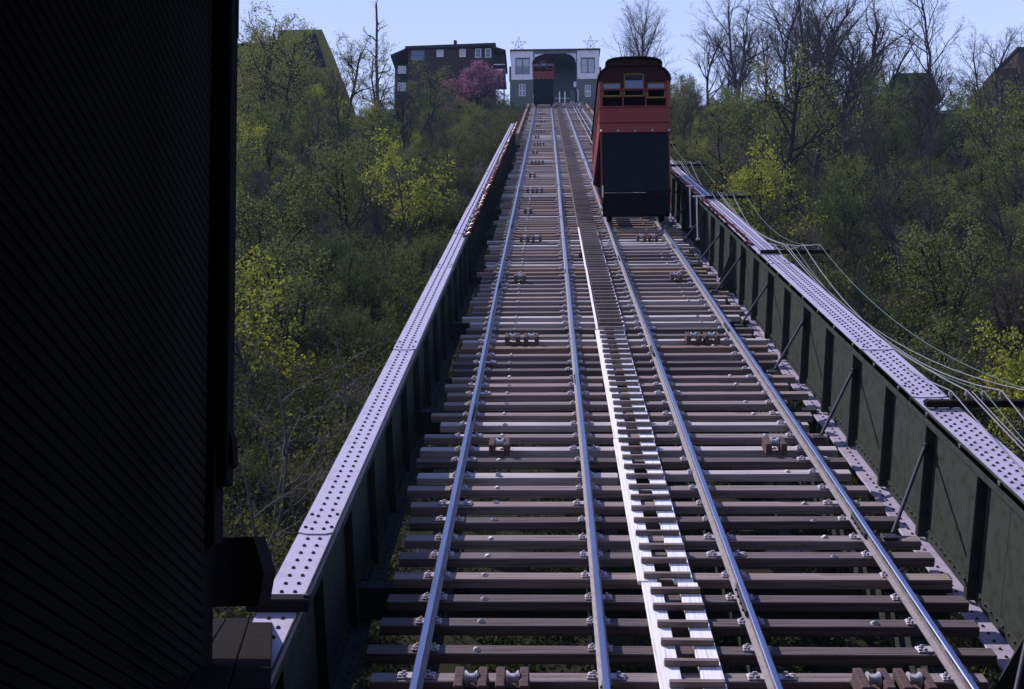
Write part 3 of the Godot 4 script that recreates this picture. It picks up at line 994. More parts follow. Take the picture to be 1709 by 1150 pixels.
func build_cars():
	var c := make_car("red incline car with black base, partway up the track beside the wires")
	c.position = T(2.57, 32.8, 0)
	var d := c.duplicate()
	d.name = numbered("incline_car")
	add_child(d)
	d.position = T(-.33, 111.5, 0)
	d.set_meta("label", "small distant red incline car arriving at the white upper station")
	# a passenger sits by the lower car's end window
	# cables between the nearer car and the upper station
	for x in [2.46, 2.72]:
		var m := MB.new()
		m.rod(T(x, 37.9, .45), T(x, 41.0, .09), .026, 6)
		m.rod(T(x, 41.0, .09), T(x, 123.4, .09), .026, 6)
		var o := solo("hauling_cable", m.mesh(), M.cable)
		tag(o, "taut steel cable running uphill from the lower red car to the station", "cable", "hauling cables above the lower car")

# ---------------------------------------------------------------- upper station
func build_upper_station():
	var z := -113.3
	var o := thing("upper_station", "white and green upper incline station with stone base and two roof stars", "station", Vector3(.9, 50.0, z))
	var q = func(x: float, y: float, zz := 0.0): return Vector3(x - .9, y - 50.0, zz)
	# white bays with the window openings left free
	for b in [[-3.83, -1.45, -3.37, -1.84, 53.5, 55.4], [3.25, 5.62, 3.62, 5.15, 53.55, 55.32]]:
		var m := MB.new()
		for r in [[b[0], b[2], 52.9, 56.15], [b[3], b[1], 52.9, 56.15], [b[2], b[3], 52.9, b[4]], [b[2], b[3], b[5], 56.15]]:
			m.box(q.call((r[0] + r[1]) / 2, (r[2] + r[3]) / 2), Vector3(r[1] - r[0], r[3] - r[2], .2))
		part("bay_wall", m.mesh(), M.station_white, o)
		part("bay_side", boxm(Vector3(.18, 3.24, 3.6), .01), M.station_white, o, q.call(b[0] + .1, 54.52, -1.9))
		part("bay_side", boxm(Vector3(.18, 3.24, 3.6), .01), M.station_green, o, q.call(b[1] - .1, 54.52, -1.9))
	# bay windows
	station_window(o, q.call(-2.605, 54.45), 1.53, 1.9, 2, true)
	station_window(o, q.call(4.385, 54.435), 1.53, 1.77, 2, false)
	# stone base on both sides of the tracks
	for b in [[-3.95, -1.45, -3.0, -2.29, 51.05, 52.4], [3.25, 5.75, 4.04, 4.67, 50.9, 52.2]]:
		var m := MB.new()
		for r in [[b[0], b[2], 46.5, 52.88], [b[3], b[1], 46.5, 52.88], [b[2], b[3], 46.5, b[4]], [b[2], b[3], b[5], 52.88]]:
			m.box(q.call((r[0] + r[1]) / 2, (r[2] + r[3]) / 2, -.05), Vector3(r[1] - r[0], r[3] - r[2], .3))
		m.box(q.call(b[0] + .15, 49.7, -2.0), Vector3(.3, 6.36, 3.5))
		part("stone_base", m.mesh(), M.station_stone, o)
	station_window(o, q.call(-2.645, 51.725), .71, 1.35, 2, false, true)
	station_window(o, q.call(4.355, 51.55), .63, 1.3, 2, false, true)
	# recess: back wall with its window, ceiling, beam, brackets
	var bm := MB.new()
	for r in [[-1.45, .79, 49.6, 56.1], [2.56, 3.25, 49.6, 56.1], [.79, 2.56, 49.6, 51.45], [.79, 2.56, 53.1, 56.1]]:
		bm.box(q.call((r[0] + r[1]) / 2, (r[2] + r[3]) / 2, -3.6), Vector3(r[1] - r[0], r[3] - r[2], .15))
	part("back_wall", bm.mesh(), M.station_green, o)
	station_window(o, q.call(1.675, 52.275, -3.58), 1.77, 1.65, 3, false)
	bpart("back_sill", q.call(.9, 51.15, -3.48), Vector3(4.6, .3, .1), M.trim_green, o, .01)
	bpart("ceiling", q.call(.9, 56.1, -1.9), Vector3(9.3, .1, 3.6), M.station_green, o, .01)
	bpart("beam", q.call(.9, 56.0, .0), Vector3(4.66, .36, .22), M.trim_green, o, .02)
	for sd in [-1, 1]:
		var x: float = .9 + sd * 2.3
		bpart("recess_post", q.call(x, 53.9, .02), Vector3(.12, 3.9, .18), M.trim_green, o, .01)
		var a := MB.new()
		var pts := PackedVector2Array()
		for i in 9:
			var t := PI / 2 * i / 8.0
			pts.append(Vector2(sd * (-1.0 + cos(t) * .95) * 1.0, -1.0 + sin(t) * .95))
		pts.append(Vector2(-sd * 1.0, .0))
		pts.append(Vector2(.0, .0))
		pts.append(Vector2(0, -1.0))
		a.prism(pts, q.call(x - sd * .06, 55.82, .02), Vector3.RIGHT, Vector3.UP, Vector3.BACK, -.04, .04)
		part("arch_bracket", a.mesh(), M.frame_white, o)
	bpart("roof", q.call(.9, 56.23, -1.9), Vector3(9.7, .14, 4.3), M.roof_edge, o, .02)
	bpart("chimney_box", q.call(-3.98, 54.6, -2.4), Vector3(.26, 1.6, .5), M.roof_dark, o, .02)
	bpart("chimney_box", q.call(5.8, 54.4, -2.4), Vector3(.26, 1.6, .5), M.roof_dark, o, .02)
	bpart("track_floor", q.call(.9, 49.75, -1.9), Vector3(4.6, .2, 3.4), M.concrete, o, .02)
	bpart("meter_box", q.call(3.0, 52.35, -.1), Vector3(.28, .6, .2), M.frame_white, o, .01)
	bpart("white_post", q.call(3.3, 51.0, .25), Vector3(.1, 1.3, .1), M.frame_white, o, .01)
	bpart("machine_cover", q.call(2.75, 51.0, -.5), Vector3(.5, 1.6, .4), M.station_green, o, .02)
	# stars on the roof
	for x in [-3.02, 4.72]:
		var st := thing("roof_star", "five-pointed wire star frame on the %s end of the station roof" % ["house-side" if x < 0 else "bare-tree"], "star", Vector3(x, 56.3, z - .2), "wire stars on the station roof")
		var cy := .78
		for i in 5:
			var a0 := PI / 2 + TAU * i / 5.0
			var a1 := PI / 2 + TAU * (i + 2) / 5.0
			var m := MB.new()
			m.rod(Vector3(cos(a0) * .85, cy + sin(a0) * .85, 0), Vector3(cos(a1) * .85, cy + sin(a1) * .85, 0), .024, 6)
			part("bar", m.mesh(), M.star, st)
		var m2 := MB.new()
		m2.rod(Vector3(0, 0, -.02), Vector3(0, cy + .3, -.02), .02, 6)
		m2.rod(Vector3(-.5, 0, -.02), Vector3(-.5, .12, -.02), .02, 6)
		m2.rod(Vector3(.5, 0, -.02), Vector3(.5, .12, -.02), .02, 6)
		part("support", m2.mesh(), M.star, st)

func station_window(o: Node3D, at: Vector3, w: float, h: float, bays: int, blind: bool, pale := false):
	var f := MB.new()
	for sd in [-1, 1]:
		f.cbox(at + Vector3(0, sd * (h / 2 - .04), .03), Vector3(w, .08, .12), .01)
		f.cbox(at + Vector3(sd * (w / 2 - .04), 0, .03), Vector3(.08, h - .16, .12), .01)
	for i in range(1, bays):
		f.cbox(at + Vector3(-w / 2 + w * i / bays, 0, .02), Vector3(.10 if bays == 2 else .06, h - .16, .10), .01)
	var wi := part("window", f.mesh(), M.frame_white if pale else M.trim_green, o)
	for i in bays:
		var cw := w / bays
		var x := -w / 2 + cw * (i + .5)
		for k in 2:
			var gm: Material = M.pane
			if not pale and bays == 2: gm = M.pane_white
			if blind and k == 0: gm = M.pane
			if bays == 3: gm = M.station_green
			part("pane", boxm(Vector3(cw - .1, h / 2 - .09, .02), .002), gm, wi, at + Vector3(x, -h / 4 + k * h / 2, -.02))
		part("glazing_bar", boxm(Vector3(cw - .1, .05, .06), .005), M.frame_white if pale else M.trim_green, wi, at + Vector3(x, 0, .0))

# ---------------------------------------------------------------- houses on the crest
func house_window(o: Node3D, x: float, y: float, w: float, h: float, z: float, gm: Material, fm: Material):
	var f := MB.new()
	for sd in [-1, 1]:
		f.cbox(Vector3(x, y + sd * (h / 2 - .04), z), Vector3(w, .08, .1), .01)
		f.cbox(Vector3(x + sd * (w / 2 - .04), y, z), Vector3(.08, h - .16, .1), .01)
	f.cbox(Vector3(x, y, z), Vector3(w - .16, .05, .07), .01)
	var wi := part("window", f.mesh(), fm, o)
	part("pane", boxm(Vector3(w - .16, h - .16, .03), .002), gm, wi, Vector3(x, y, z - .02))

func build_houses():
	# brown house with the chimney, beside the station
	var z := -116.0
	var o := thing("brown_house", "dark brown flat-roofed house with stove chimney beside the upper station", "house", Vector3(-10.6, 49.0, z))
	bpart("wall", Vector3(0, 4.4, -3.5), Vector3(9.4, 8.8, 7.0), M.house_brown, o, .02)
	var rf := MB.new()
	rf.prism(PackedVector2Array([Vector2(-5.0, 8.7), Vector2(5.0, 9.0), Vector2(5.0, 9.28), Vector2(-5.0, 9.02)]), Vector3.ZERO, Vector3.RIGHT, Vector3.UP, Vector3.BACK, -7.3, .35)
	var roof := part("roof", rf.mesh(), M.roof_dark, o)
	bpart("chimney", Vector3(.35, 9.9, -2.0), Vector3(.34, 1.5, .34), M.house_dark, roof, .02)
	# lower wing with its pent roof and posts
	bpart("wing", Vector3(-5.4, 3.6, -3.0), Vector3(1.6, 7.2, 5.0), M.house_dark, o, .02)
	var r2 := MB.new()
	r2.prism(PackedVector2Array([Vector2(-6.6, 7.9), Vector2(-4.6, 8.8), Vector2(-4.6, 8.95), Vector2(-6.6, 8.05)]), Vector3.ZERO, Vector3.RIGHT, Vector3.UP, Vector3.BACK, -6.0, .3)
	part("pent_roof", r2.mesh(), M.roof_dark, o)
	# porch
	var r3 := MB.new()
	r3.prism(PackedVector2Array([Vector2(4.6, 8.75), Vector2(6.1, 8.3), Vector2(6.1, 8.45), Vector2(4.6, 8.95)]), Vector3.ZERO, Vector3.RIGHT, Vector3.UP, Vector3.BACK, -6.0, .3)
	part("porch_roof", r3.mesh(), M.roof_dark, o)
	bpart("porch_wall", Vector3(5.3, 7.7, -3.0), Vector3(1.2, 1.2, 5.0), M.house_dark, o, .02)
	bpart("porch_deck", Vector3(5.35, 6.4, -3.0), Vector3(1.3, .2, 5.4), M.frame_white, o, .02)
	bpart("porch_rail", Vector3(5.35, 6.95, -.2), Vector3(1.3, .1, .08), M.frame_white, o, .01)
	for x in [4.85, 5.9]:
		bpart("porch_post", Vector3(x, 3.6, -.3), Vector3(.14, 7.2, .14), M.house_dark, o, .01)
	for w in [[-3.63, 8.05, 1.5, 1.25], [-1.15, 8.25, .75, .85], [1.33, 8.25, .68, .95], [3.05, 8.2, .66, 1.05], [4.15, 8.2, .66, 1.05]]:
		house_window(o, w[0], w[1], w[2], w[3], .03, M.glass if w[2] > 1 or w[0] > 2 else M.pane_white, M.trim_green if w[2] > 1 else M.frame_white)
	for w in [[-5.4, 6.6, .9, .9], [-5.4, 4.6, .9, 1.0]]:
		house_window(o, w[0], w[1], w[2], w[3], .03 if w[0] > -5 else -.47, M.pane_white, M.frame_white)
	# steep olive house far to the side, half hidden by trees
	var b := thing("olive_house", "steep olive-shingled house rising behind the tallest budding trees", "house", Vector3(-23.2, 39.8, -98.0))
	var g := MB.new()
	g.prism(PackedVector2Array([Vector2(-2.1, 0), Vector2(5.9, 0), Vector2(5.9, 2.0), Vector2(2.05, 11.95), Vector2(-2.1, 11.95)]), Vector3.ZERO, Vector3.RIGHT, Vector3.UP, Vector3.BACK, -6.0, 0)
	part("gable_wall", g.mesh(), M.house_olive, b)
	var gw := MB.new()
	gw.prism(PackedVector2Array([Vector2(.3, 8.2), Vector2(2.6, 8.2), Vector2(1.5, 11.5), Vector2(.3, 11.5)]), Vector3.ZERO, Vector3.RIGHT, Vector3.UP, Vector3.BACK, 0.0, .12)
	part("dark_face", gw.mesh(), M.house_dark, b)
	bpart("roof_cap", Vector3(.1, 12.1, -3.0), Vector3(2.6, .3, 3.0), M.roof_dark, b, .02)
	bpart("side_wing", Vector3(-4.3, 5.2, -3.0), Vector3(4.2, 10.4, 6.0), M.house_olive, b, .02)
	bpart("wing_roof", Vector3(-4.3, 10.5, -3.0), Vector3(4.5, .2, 6.4), M.roof_dark, b, .02)
	bpart("lean_to", Vector3(-6.0, 3.4, 1.0), Vector3(3.4, 6.8, 2.0), M.house_dark, b, .02)
	house_window(b, -5.4, 5.9, 1.6, 1.2, 2.03, M.pane_white, M.frame_white)
	# tan building at the far side, cut by the picture edge
	var c := thing("tan_building", "tall tan brick building with flat roof behind the bare trees", "building", Vector3(45.6, 36.0, -97.0))
	bpart("wall", Vector3(1.5, 6.15, -4.0), Vector3(8.5, 12.3, 8.0), M.house_tan, c, .02)
	bpart("parapet", Vector3(1.5, 12.4, -4.0), Vector3(8.8, .3, 8.3), M.roof_dark, c, .02)
	bpart("annex", Vector3(-3.6, 5.4, -4.0), Vector3(1.6, 10.8, 7.0), M.house_tan, c, .02)
	house_window(c, -.6, 10.4, 1.0, 1.4, .03, M.pane, M.frame_white)
	house_window(c, 2.4, 10.4, 1.0, 1.4, .03, M.pane, M.frame_white)
	house_window(c, .4, 11.7, .9, .5, .03, M.pane_white, M.frame_white)
	house_window(c, -.6, 7.4, 1.0, 1.4, .03, M.pane, M.frame_white)
	house_window(c, 2.4, 7.4, 1.0, 1.4, .03, M.pane, M.frame_white)
	# green-roofed cottage between the trees
	var e := thing("green_roofed_house", "low house with dark green hipped roof among bare trees", "house", Vector3(33.2, 37.2, -97.0))
	bpart("wall", Vector3(0, 3.2, -3.0), Vector3(4.0, 6.4, 5.6), M.house_tan, e, .02)
	var er := MB.new()
	er.prism(PackedVector2Array([Vector2(-2.5, 6.4), Vector2(2.5, 6.4), Vector2(1.6, 8.9), Vector2(-1.6, 8.9)]), Vector3.ZERO, Vector3.RIGHT, Vector3.UP, Vector3.BACK, -6.0, .3)
	part("roof", er.mesh(), M.roof_green, e)
	house_window(e, -.8, 4.6, .9, 1.3, -.17, M.pane, M.frame_white)
	house_window(e, .9, 4.6, .9, 1.3, -.17, M.pane, M.frame_white)
	# garage-like shed on the crest behind the lower car
	var f := thing("flat_shed", "low flat-roofed shed on the crest behind the lower red car", "shed", Vector3(13.5, 46.5, -116.0))
	bpart("wall", Vector3(0, 2.0, -2.0), Vector3(9.0, 4.0, 4.0), M.house_dark, f, .02)
	bpart("roof", Vector3(0, 4.1, -2.0), Vector3(9.4, .2, 4.4), M.roof_dark, f, .02)

# ---------------------------------------------------------------- lower station around the camera
func build_lower_station():
	var o := thing("lower_station", "black slatted side wall and corner post of the lower station", "station", Vector3(-1.68, 3.6, -4.0))
	o.rotation.z = deg_to_rad(1.8)
	# wall plane at x = 0 (local), running back towards +z; slats lie 18 degrees down towards the hill
	var tilt := deg_to_rad(-17.8)
	var dz := Vector3(0, sin(tilt), -cos(tilt))
	var up := Vector3(0, cos(tilt), sin(tilt))
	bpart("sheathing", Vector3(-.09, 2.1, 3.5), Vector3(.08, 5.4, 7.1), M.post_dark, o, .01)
	var w := .058
	var k := 0
	var y := -1.9
	while y < 6.6:
		# slat: a line through (z = .1 at height y), clipped to the wall rectangle
		var a := 0.22
		var b := 5.2
		var pa := Vector3(-.03, y + tan(-tilt) * a, a)
		var pb := Vector3(-.03, y + tan(-tilt) * b, b)
		if pb.y > -.6 and pa.y < 4.8:
			if pa.y < -.6:
				a += (-.6 - pa.y) / tan(-tilt)
			if pb.y > 4.8:
				b -= (pb.y - 4.8) / tan(-tilt)
			if b - a > .2:
				var mid := Vector3(-.035, y + tan(-tilt) * (a + b) / 2, (a + b) / 2)
				var bs := Basis(Vector3.RIGHT, up, -dz)
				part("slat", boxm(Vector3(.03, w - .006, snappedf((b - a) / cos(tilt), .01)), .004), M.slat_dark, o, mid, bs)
		y += w / cos(tilt)
		k += 1
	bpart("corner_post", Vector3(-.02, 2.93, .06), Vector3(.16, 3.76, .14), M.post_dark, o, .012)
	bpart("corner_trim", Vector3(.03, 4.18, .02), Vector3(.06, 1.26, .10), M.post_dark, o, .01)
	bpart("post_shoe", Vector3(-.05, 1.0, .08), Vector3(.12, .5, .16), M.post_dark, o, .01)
	var br := MB.new()
	br.prism(PackedVector2Array([Vector2(.0, 1.1), Vector2(.085, 1.16), Vector2(.075, 1.3), Vector2(.0, 1.46)]), Vector3(0, 0, .04), Vector3.RIGHT, Vector3.UP, Vector3.BACK, -.05, .05)
	part("bracket", br.mesh(), M.post_dark, o)
	var bl := MB.new()
	bl.prism(PackedVector2Array([Vector2(-.5, .43), Vector2(.16, .43), Vector2(.19, .6), Vector2(.13, .79), Vector2(-.5, .79)]), Vector3(0, 0, 0), Vector3.RIGHT, Vector3.UP, Vector3.BACK, -.4, -.14)
	part("end_block", bl.mesh(), M.post_dark, o)
	# unseen roof above the camera, added to shade the slatted wall from the sky
	bpart("roof", Vector3(3.6, 4.95, 4.6), Vector3(8.4, .25, 9.6), M.post_dark, o, .02)
	bpart("added_shade_wall", Vector3(7.5, 1.0, 4.2), Vector3(.16, 7.6, 10.0), M.post_dark, o, .02)  # unseen side wall, added to keep sky light off the slatted wall
	bpart("hall", Vector3(5.75, 2.5, 13.4), Vector3(30, 19, 8), M.house_tan, o, .05)  # oversized unseen building, added to block sky light from the tie fronts
	bpart("floor", Vector3(3.7, -1.3, 7.4), Vector3(7.3, .2, 3.6), M.dark_wood, o, .02)
	bpart("rear_side", Vector3(-.09, 2.1, 8.2), Vector3(.08, 5.4, 2.1), M.post_dark, o, .01)
	bpart("foundation", Vector3(-.3, -3.2, 4.4), Vector3(.6, 5.6, 8.6), M.post_dark, o, .02)
	# landing of dark planks beside the girder end
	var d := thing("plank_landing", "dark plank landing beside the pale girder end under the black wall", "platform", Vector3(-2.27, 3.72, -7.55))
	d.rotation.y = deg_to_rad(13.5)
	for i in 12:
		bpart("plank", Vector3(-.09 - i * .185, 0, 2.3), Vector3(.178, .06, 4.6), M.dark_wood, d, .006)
	bpart("edge_beam", Vector3(-1.1, -.16, .08), Vector3(2.2, .24, .16), M.post_dark, d, .01)
	for x in [-2.1, -.9]:
		bpart("leg", Vector3(x, -2.9, .4), Vector3(.2, 5.7, .2), M.post_dark, d, .01)
		bpart("leg", Vector3(x, -2.9, 4.2), Vector3(.2, 5.7, .2), M.post_dark, d, .01)
	var cb := thing("flange_crossbar", "short black bar lying across the pale girder flange at the landing", "bar", T(-2.16, 8.15, .57), "", true)
	bpart("bar", Vector3(.02, .055, 0), Vector3(.50, .11, .11), M.post_dark, cb, .01)
	for x in [-.2, .24]:
		bpart("bolt", Vector3(x, .12, 0), Vector3(.04, .025, .04), M.iron, cb, .006)

# ---------------------------------------------------------------- vegetation
func build_trees():
	var yg := [L(.40, .41, .085), L(.22, .245, .06)]
	var og := [L(.23, .255, .11), L(.09, .112, .055)]
	var dg := [L(.10, .13, .07), L(.042, .06, .036)]
	var kinds := {
		"young": {"h": 5.5, "r": .07, "n": [10, 6, 4], "leaves": 2.6, "ls": .105, "cols": yg, "stemlen": .85, "lr": [.45, .5, .5, .5]},
		"olive": {"h": 6.5, "r": .08, "stems": 3, "spread": .3, "n": [9, 6, 4], "leaves": 1.7, "ls": .10, "cols": og, "stemlen": .8, "lr": [.42, .5, .5, .5]},
		"dark": {"h": 5.0, "r": .06, "stems": 4, "spread": .4, "n": [8, 6, 4], "leaves": 1.5, "ls": .095, "cols": dg, "stemlen": .85, "lr": [.4, .5, .5, .5]},
		"budding": {"h": 10.0, "r": .15, "n": [12, 7, 5], "leaves": 1.7, "ls": .10, "cols": [L(.31, .315, .11), L(.15, .16, .065)], "stemlen": .7, "lr": [.5, .5, .5, .5], "f0": [.22, .15, .1, .1]},
		"bare": {"h": 12.0, "r": .17, "n": [12, 7, 5, 4], "leaves": 0.08, "ls": .07, "cols": [L(.12, .10, .05), L(.09, .07, .05)], "stemlen": .72, "lr": [.5, .48, .5, .5], "leaf_from": 3, "f0": [.25, .15, .1, .1], "ang": [38, 40, 38, 36], "rmin": .005, "up": [.03, .11, .07, .05, .05]},
	}
	var protos := {}
	for k in kinds:
		protos[k] = []
		for i in 3:
			protos[k].append(grow(hash(k) % 1000 + i * 17, kinds[k]))
	var bark := {"young": M.bark_grey, "olive": M.bark, "dark": M.bark, "budding": M.bark, "bare": M.bark_grey}
	var nm := {"young": "maple_sapling", "olive": "olive_leaved_tree", "dark": "dark_leaved_bush", "budding": "budding_tree", "bare": "bare_tree"}
	var cat := {"young": "tree", "olive": "tree", "dark": "bush", "budding": "tree", "bare": "tree"}
	var look := {"young": "young bright yellow-green tree", "olive": "olive-leaved multi-stemmed tree", "dark": "dark green leafy bush", "budding": "slender budding tree", "bare": "leafless grey-twigged tree"}
	var lone := grow(811, {"h": 15.0, "r": .17, "n": [18, 9, 6, 4], "leaves": 0, "stemlen": .68, "lr": [.62, .46, .5, .5], "leaf_from": 3, "f0": [.38, .15, .1, .1], "ang": [44, 38, 36, 34], "rmin": .006, "up": [.01, .13, .09, .06, .05], "wob": [.04, .07, .12, .16, .2]})
	plant("bare_tree", lone, M.bark_grey, M.leaf, Vector3(10.6, ground_y(10.6, -126.0), -126.0), 0.7, 1.25, "lone bare tree with oval crown behind the lower car's roof", "tree")
	var rng := RandomNumberGenerator.new()
	rng.seed = 99
	var taken := []
	# single trees that can be told apart
	var sp := [
		["young", 0, -7.6, -26.5, 5.2, "round yellow-green tree close to the black station post"],
		["young", 1, -5.5, -41.0, 5.6, "bright young tree leaning near the pale girder's red bulbs"],
		["young", 2, 8.6, -41.5, 5.4, "bright yellow-green tree just beyond the wires above the girder"],
		["budding", 0, -21.0, -78.0, 11.5, "tall crooked yellow-budding tree in front of the olive house"],
		["budding", 1, -24.0, -82.0, 11.5, "broad yellow-budding tree shading the olive house's low wing"],
		["budding", 2, -13.5, -86.0, 9.0, "slender budding tree between the olive house and the dead trunk"],
		["olive", 0, -9.6, -84.0, 6.8, "big rounded olive tree below the brown house"],
		["budding", 2, -18.6, -74.0, 11.0, "forked yellow-budding tree at the edge of the olive house"],
		["budding", 0, -26.0, -86.0, 12.0, "yellow-budding tree close to the black post, before the olive house"],
		["budding", 1, -16.8, -90.0, 11.0, "thin budding tree just before the dead trunk"],
		["budding", 1, -22.5, -70.0, 8.5, "leafy yellow-budding tree low before the olive house"],
		["budding", 2, -19.6, -66.0, 7.5, "short yellow-budding tree downhill of the olive house"],
		["olive", 2, -23.0, -88.0, 8.5, "olive-leaved tree against the olive house wall"],
		["budding", 0, -20.2, -89.5, 9.5, "yellow-budding tree against the olive house's dark face"],
		["budding", 1, -23.0, -84.0, 14.5, "tall full yellow-budding tree covering the olive house roof"],
		["budding", 0, -21.2, -86.5, 13.5, "tall yellow-budding tree beside the one covering the olive roof"],
		["young", 2, 9.6, -21.5, 4.2, "yellow-green leafy sapling beyond the widest wire span"],
		["young", 0, 12.4, -24.5, 5.0, "tall yellow-green sapling among grey brush beyond the wires"],
		["olive", 1, 25.5, -57.0, 8.0, "full bright green tree below the tan building"],
		["bare", 0, 16.2, -90.0, 16.0, "tall bare tree, first of the crest row past the lower red car"],
		["bare", 1, 20.0, -87.0, 17.0, "tall bare tree, second of the crest row past the lower red car"],
		["bare", 2, 23.2, -90.0, 17.5, "tallest bare tree in the middle of the crest row"],
		["bare", 0, 26.4, -88.0, 16.5, "dense bare tree beside the tallest one on the crest"],
		["bare", 1, 18.0, -97.0, 16.0, "bare tree behind the first two of the crest row"],
		["bare", 2, 21.6, -98.0, 17.0, "bare tree behind the tallest of the crest row"],
		["bare", 0, 25.2, -97.0, 17.0, "bare tree behind the dense one on the crest"],
		["bare", 2, 14.0, -95.0, 12.5, "lower bare tree at the start of the crest row"],
		["bare", 1, 29.3, -84.0, 14.5, "bare tree in front of the green-roofed house"],
		["bare", 2, 34.2, -82.0, 10.5, "bare tree between the green-roofed house and the tan building"],
		["bare", 0, 37.0, -80.0, 10.5, "bare tree close before the tan building"],
	]
	for q in sp:
		var at := Vector3(q[2], ground_y(q[2], q[3]), q[3])
		plant(nm[q[0]], protos[q[0]][q[1]], bark[q[0]], M.leaf, at, rng.randf() * TAU, q[4] / kinds[q[0]].h, q[5], "tree")
		taken.append(Vector2(q[2], q[3]))
	# shrubs against the station's stone base and the bank below it
	for q in [[-4.6, -109.5, 2.6], [-6.2, -108.0, 3.0], [-3.9, -105.5, 1.8], [-5.2, -103.0, 2.4], [7.0, -109.0, 2.6], [8.6, -106.5, 3.2], [6.8, -103.5, 2.2]]:
		plant("dark_leaved_bush", protos["dark"][rng.randi() % 3], M.bark, M.leaf, Vector3(q[0], ground_y(q[0], q[1]), q[1]), rng.randf() * TAU, q[2] / 5.0, "dark leafy shrub at the foot of the station's stone base, %s side" % ["brown house" if q[0] < 0 else "shed"], "bush", "shrubs at the station's base, %s side" % ["brown house" if q[0] < 0 else "shed"])
		taken.append(Vector2(q[0], q[1]))
	# pale saplings in the hollow by the landing
	var pale := grow(613, {"h": 4.0, "r": .035, "stems": 2, "spread": .25, "n": [7, 5, 3], "leaves": .15, "ls": .07, "stemlen": .85, "lr": [.4, .5, .5, .5], "ang": [55, 50, 45, 40]})
	for q in [[-4.7, -15.0, 4.3, "pale leafless sapling in the hollow beside the plank landing"], [-5.4, -19.5, 4.6, "pale leafless sapling beside the pale girder, uphill of the landing"], [-4.9, -23.5, 3.8, "pale low leafless sapling near the round yellow-green tree"]]:
		plant("pale_sapling", pale, M.bark_pale, M.leaf, Vector3(q[0], ground_y(q[0], q[1]), q[1]), rng.randf() * TAU, q[2] / 4.0, q[3], "tree", "pale saplings beside the girder")
		taken.append(Vector2(q[0], q[1]))
	# pink blossom tree by the brown house
	var pink := grow(401, {"h": 5.0, "r": .09, "stems": 4, "spread": .5, "n": [9, 6, 4], "leaves": 3.0, "ls": .10, "cols": [L(.33, .205, .27), L(.20, .125, .17)], "lr": [.42, .5, .5, .5]})
	plant("blossom_tree", pink, M.bark, M.blossom, Vector3(-7.6, ground_y(-7.6, -105.0), -105.0), 0.0, 1.65, "pink blossoming tree in front of the brown house", "tree")
	taken.append(Vector2(-7.6, -105.0))
	# dead pole-like trunk with a broken top
	var dead := grow(512, {"h": 13.0, "r": .2, "n": [9, 5, 3], "leaves": 0, "stemlen": .95, "lr": [.2, .5, .5, .5], "f0": [.35, .2, .1, .1], "wob": [.05, .2, .25, .2, .2], "ang": [48, 50, 45, 40]})
	plant("dead_tree", dead, M.bark_grey, M.leaf, Vector3(-15.4, ground_y(-15.4, -97.0), -97.0), 1.0, 1.0, "dead bare trunk with broken top between the two houses", "tree")
	taken.append(Vector2(-15.4, -97.0))
	rng.seed = 2024
	# the woods: random spots kept apart, in view only
	for pass_ in [["big", 2.9, 1700], ["small", 2.35, 1100]]:
		for i in pass_[2]:
			var z := -rng.randf_range(10.0, 112.0)
			var dpt := -z + 2.0
			var side: int = -1 if rng.randf() < .4 else 1
			var x: float = rng.randf_range(-.30 * dpt - 2.0, -4.6) if side < 0 else rng.randf_range(7.2, .45 * dpt + 3.0)
			if side < 0 and x < -.30 * dpt - 1.5: continue
			if side > 0 and x > .44 * dpt + 2.5: continue
			if side < 0 and x > -4.6: continue
			var tooclose := false
			var md: float = pass_[1] * lerp(.75, 1.15, clamp(dpt / 100.0, 0, 1))
			for t in taken:
				if abs(t.x - x) < md and t.distance_squared_to(Vector2(x, z)) < md * md:
					tooclose = true
					break
			if tooclose: continue
			# keep clear of the buildings
			if z < -94 and x < -17.5 and x > -31: continue
			if z < -106 and x > -18 and x < -3.5: continue
			if z < -92 and x > 30 and x < 52: continue
			if z < -100 and x > -8 and x < 7.6: continue
			var r := rng.randf()
			var k := "olive"
			var crest: float = smoothstep(60.0, 100.0, dpt)
			if pass_[0] == "big":
				if side < 0:
					k = "budding" if r < .25 else ("olive" if r < .62 else ("young" if r < .70 else ("bare" if r < .85 else "dark")))
					if dpt < 48: k = "dark" if r < .4 else ("olive" if r < .6 else "bare")
				else:
					k = "bare" if r < .46 + .14 * crest else ("olive" if r < .80 else ("budding" if r < .92 else ("young" if r < .965 else "dark")))
					if dpt < 45: k = "dark" if r < .15 else ("olive" if r < .45 else ("young" if r < .55 else "bare"))
			else:
				k = "dark" if r < .45 else ("olive" if r < .85 else "young")
			var h: float = kinds[k].h * rng.randf_range(.75, 1.1)
			if pass_[0] == "small": h *= .55
			if side < 0:
				h *= .86
				if k in ["budding", "bare"]: h *= .72
				if x > -7.5: h *= .62
			else:
				if x < 11.0: h *= .55
				if x / dpt > .33: h *= .8
				if k == "bare" and dpt < 60: h *= .6
			if side < 0 and x > -13 and z < -70: h = min(h, 3.3)
			if side > 0 and x < 17 and z < -66: h = min(h, 5.0)
			taken.append(Vector2(x, z))
			var where := ""
			if side < 0:
				where = "beside the lower end of the pale girder" if dpt < 36 else ("beside the pale girder's bulb row" if dpt < 66 else ("below the olive house" if x < -15 else "below the brown house"))
			else:
				where = "beyond the lowest wire spans" if dpt < 36 else ("level with the lower red car, past the wires" if dpt < 62 else ("below the tan building" if x > 24 else "near the crest uphill of the lower red car"))
			var rel: float = h / kinds[k].h
			var lbl: String = "%s%s %s" % ["low " if rel < .5 else ("tall " if rel > .92 else ("mid-height " if rel > .68 else "short ")), look[k], where]
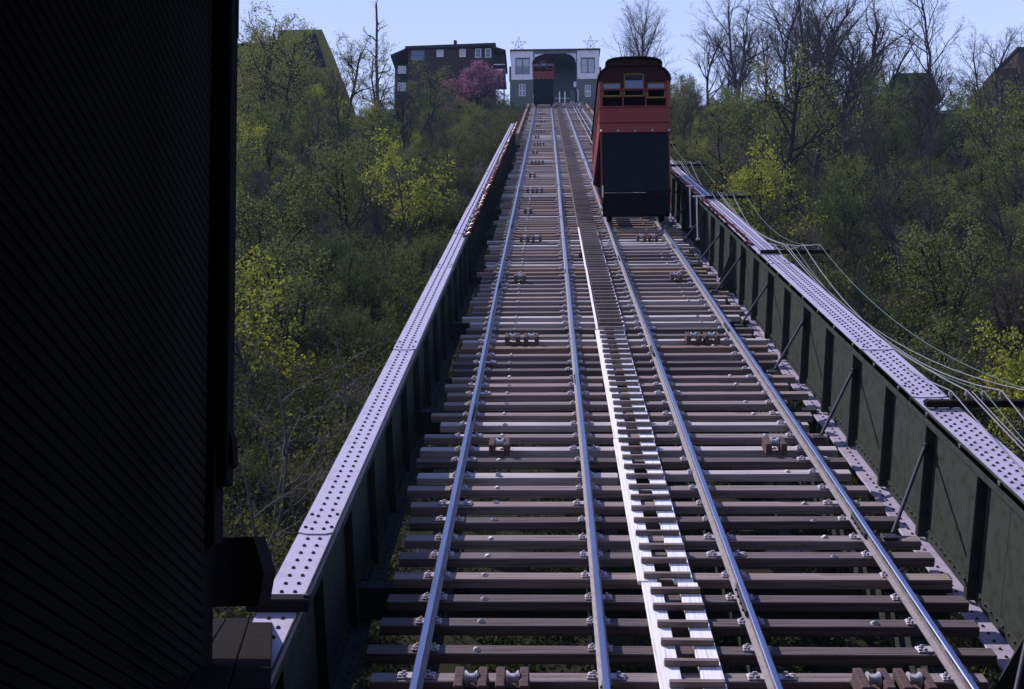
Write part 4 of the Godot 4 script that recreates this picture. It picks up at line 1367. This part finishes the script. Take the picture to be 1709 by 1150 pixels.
			plant(nm[k], protos[k][rng.randi() % 3], bark[k], M.leaf, Vector3(x, ground_y(x, z), z), rng.randf() * TAU, h / kinds[k].h, lbl, cat[k], lbl)
	print("trees ", taken.size())

func build_undergrowth():
	var rng := RandomNumberGenerator.new()
	rng.seed = 321
	var specs := [
		{"h": 1.6, "r": .018, "stems": 7, "spread": .7, "n": [6, 4], "segs": [4, 3, 2], "sides": [3, 3, 3], "leaves": 1.2, "leaf_from": 1, "ls": .08, "cols": [L(.13, .145, .06), L(.065, .075, .034)], "lr": [.5, .5, .5], "jit": .1},
		{"h": 1.5, "r": .016, "stems": 9, "spread": .9, "n": [6, 4], "segs": [4, 3, 2], "sides": [3, 3, 3], "leaves": .2, "leaf_from": 1, "ls": .07, "cols": [L(.12, .12, .04), L(.06, .06, .03)], "lr": [.5, .5, .5], "jit": .1},
		{"h": .7, "r": .01, "stems": 10, "spread": .8, "n": [5], "segs": [3, 2], "sides": [3, 3], "leaves": 3, "leaf_from": 0, "ls": .09, "cols": [L(.055, .07, .03), L(.025, .035, .016)], "lr": [.5, .5], "jit": .12},
	]
	var lists := [[], [], []]
	for i in 9000:
		var z := -rng.randf_range(4.0, 112.0)
		var dpt := -z + 2.0
		var x := rng.randf_range(-.31 * dpt - 2.0, .46 * dpt + 3.0)
		var under: bool = x > -3.2 and x < 5.6
		if under and (dpt > 60 or rng.randf() < .5): continue
		if z < -94 and x < -17.5 and x > -31: continue
		if z < -92 and x > 30 and x < 52: continue
		if z < -112 and x > -5 and x < 7: continue
		var k := 2 if under else (0 if rng.randf() < .5 else (1 if rng.randf() < .6 else 2))
		var sc := rng.randf_range(.6, 1.35)
		if under: sc *= .8
		lists[k].append(Transform3D(Basis(Vector3.UP, rng.randf() * TAU).scaled(Vector3.ONE * sc), Vector3(x, ground_y(x, z), z)))
	var nmn := ["leafy_undergrowth", "bare_brush", "weeds"]
	var lab := ["low leafy brush covering the hillside between the trees", "tangle of bare grey brush twigs on the hillside", "low green weeds on the ground under and beside the tracks"]
	for k in 3:
		var g := grow(700 + k, specs[k])
		var o := thing(nmn[k], lab[k], ["brush", "brush", "weeds"][k])
		o.set_meta("kind", "stuff")
		multi("stems", g[0], M.bark_pale if k == 1 else M.bark_grey, lists[k], o)
		multi("leaves", g[1], M.leaf, lists[k], o)
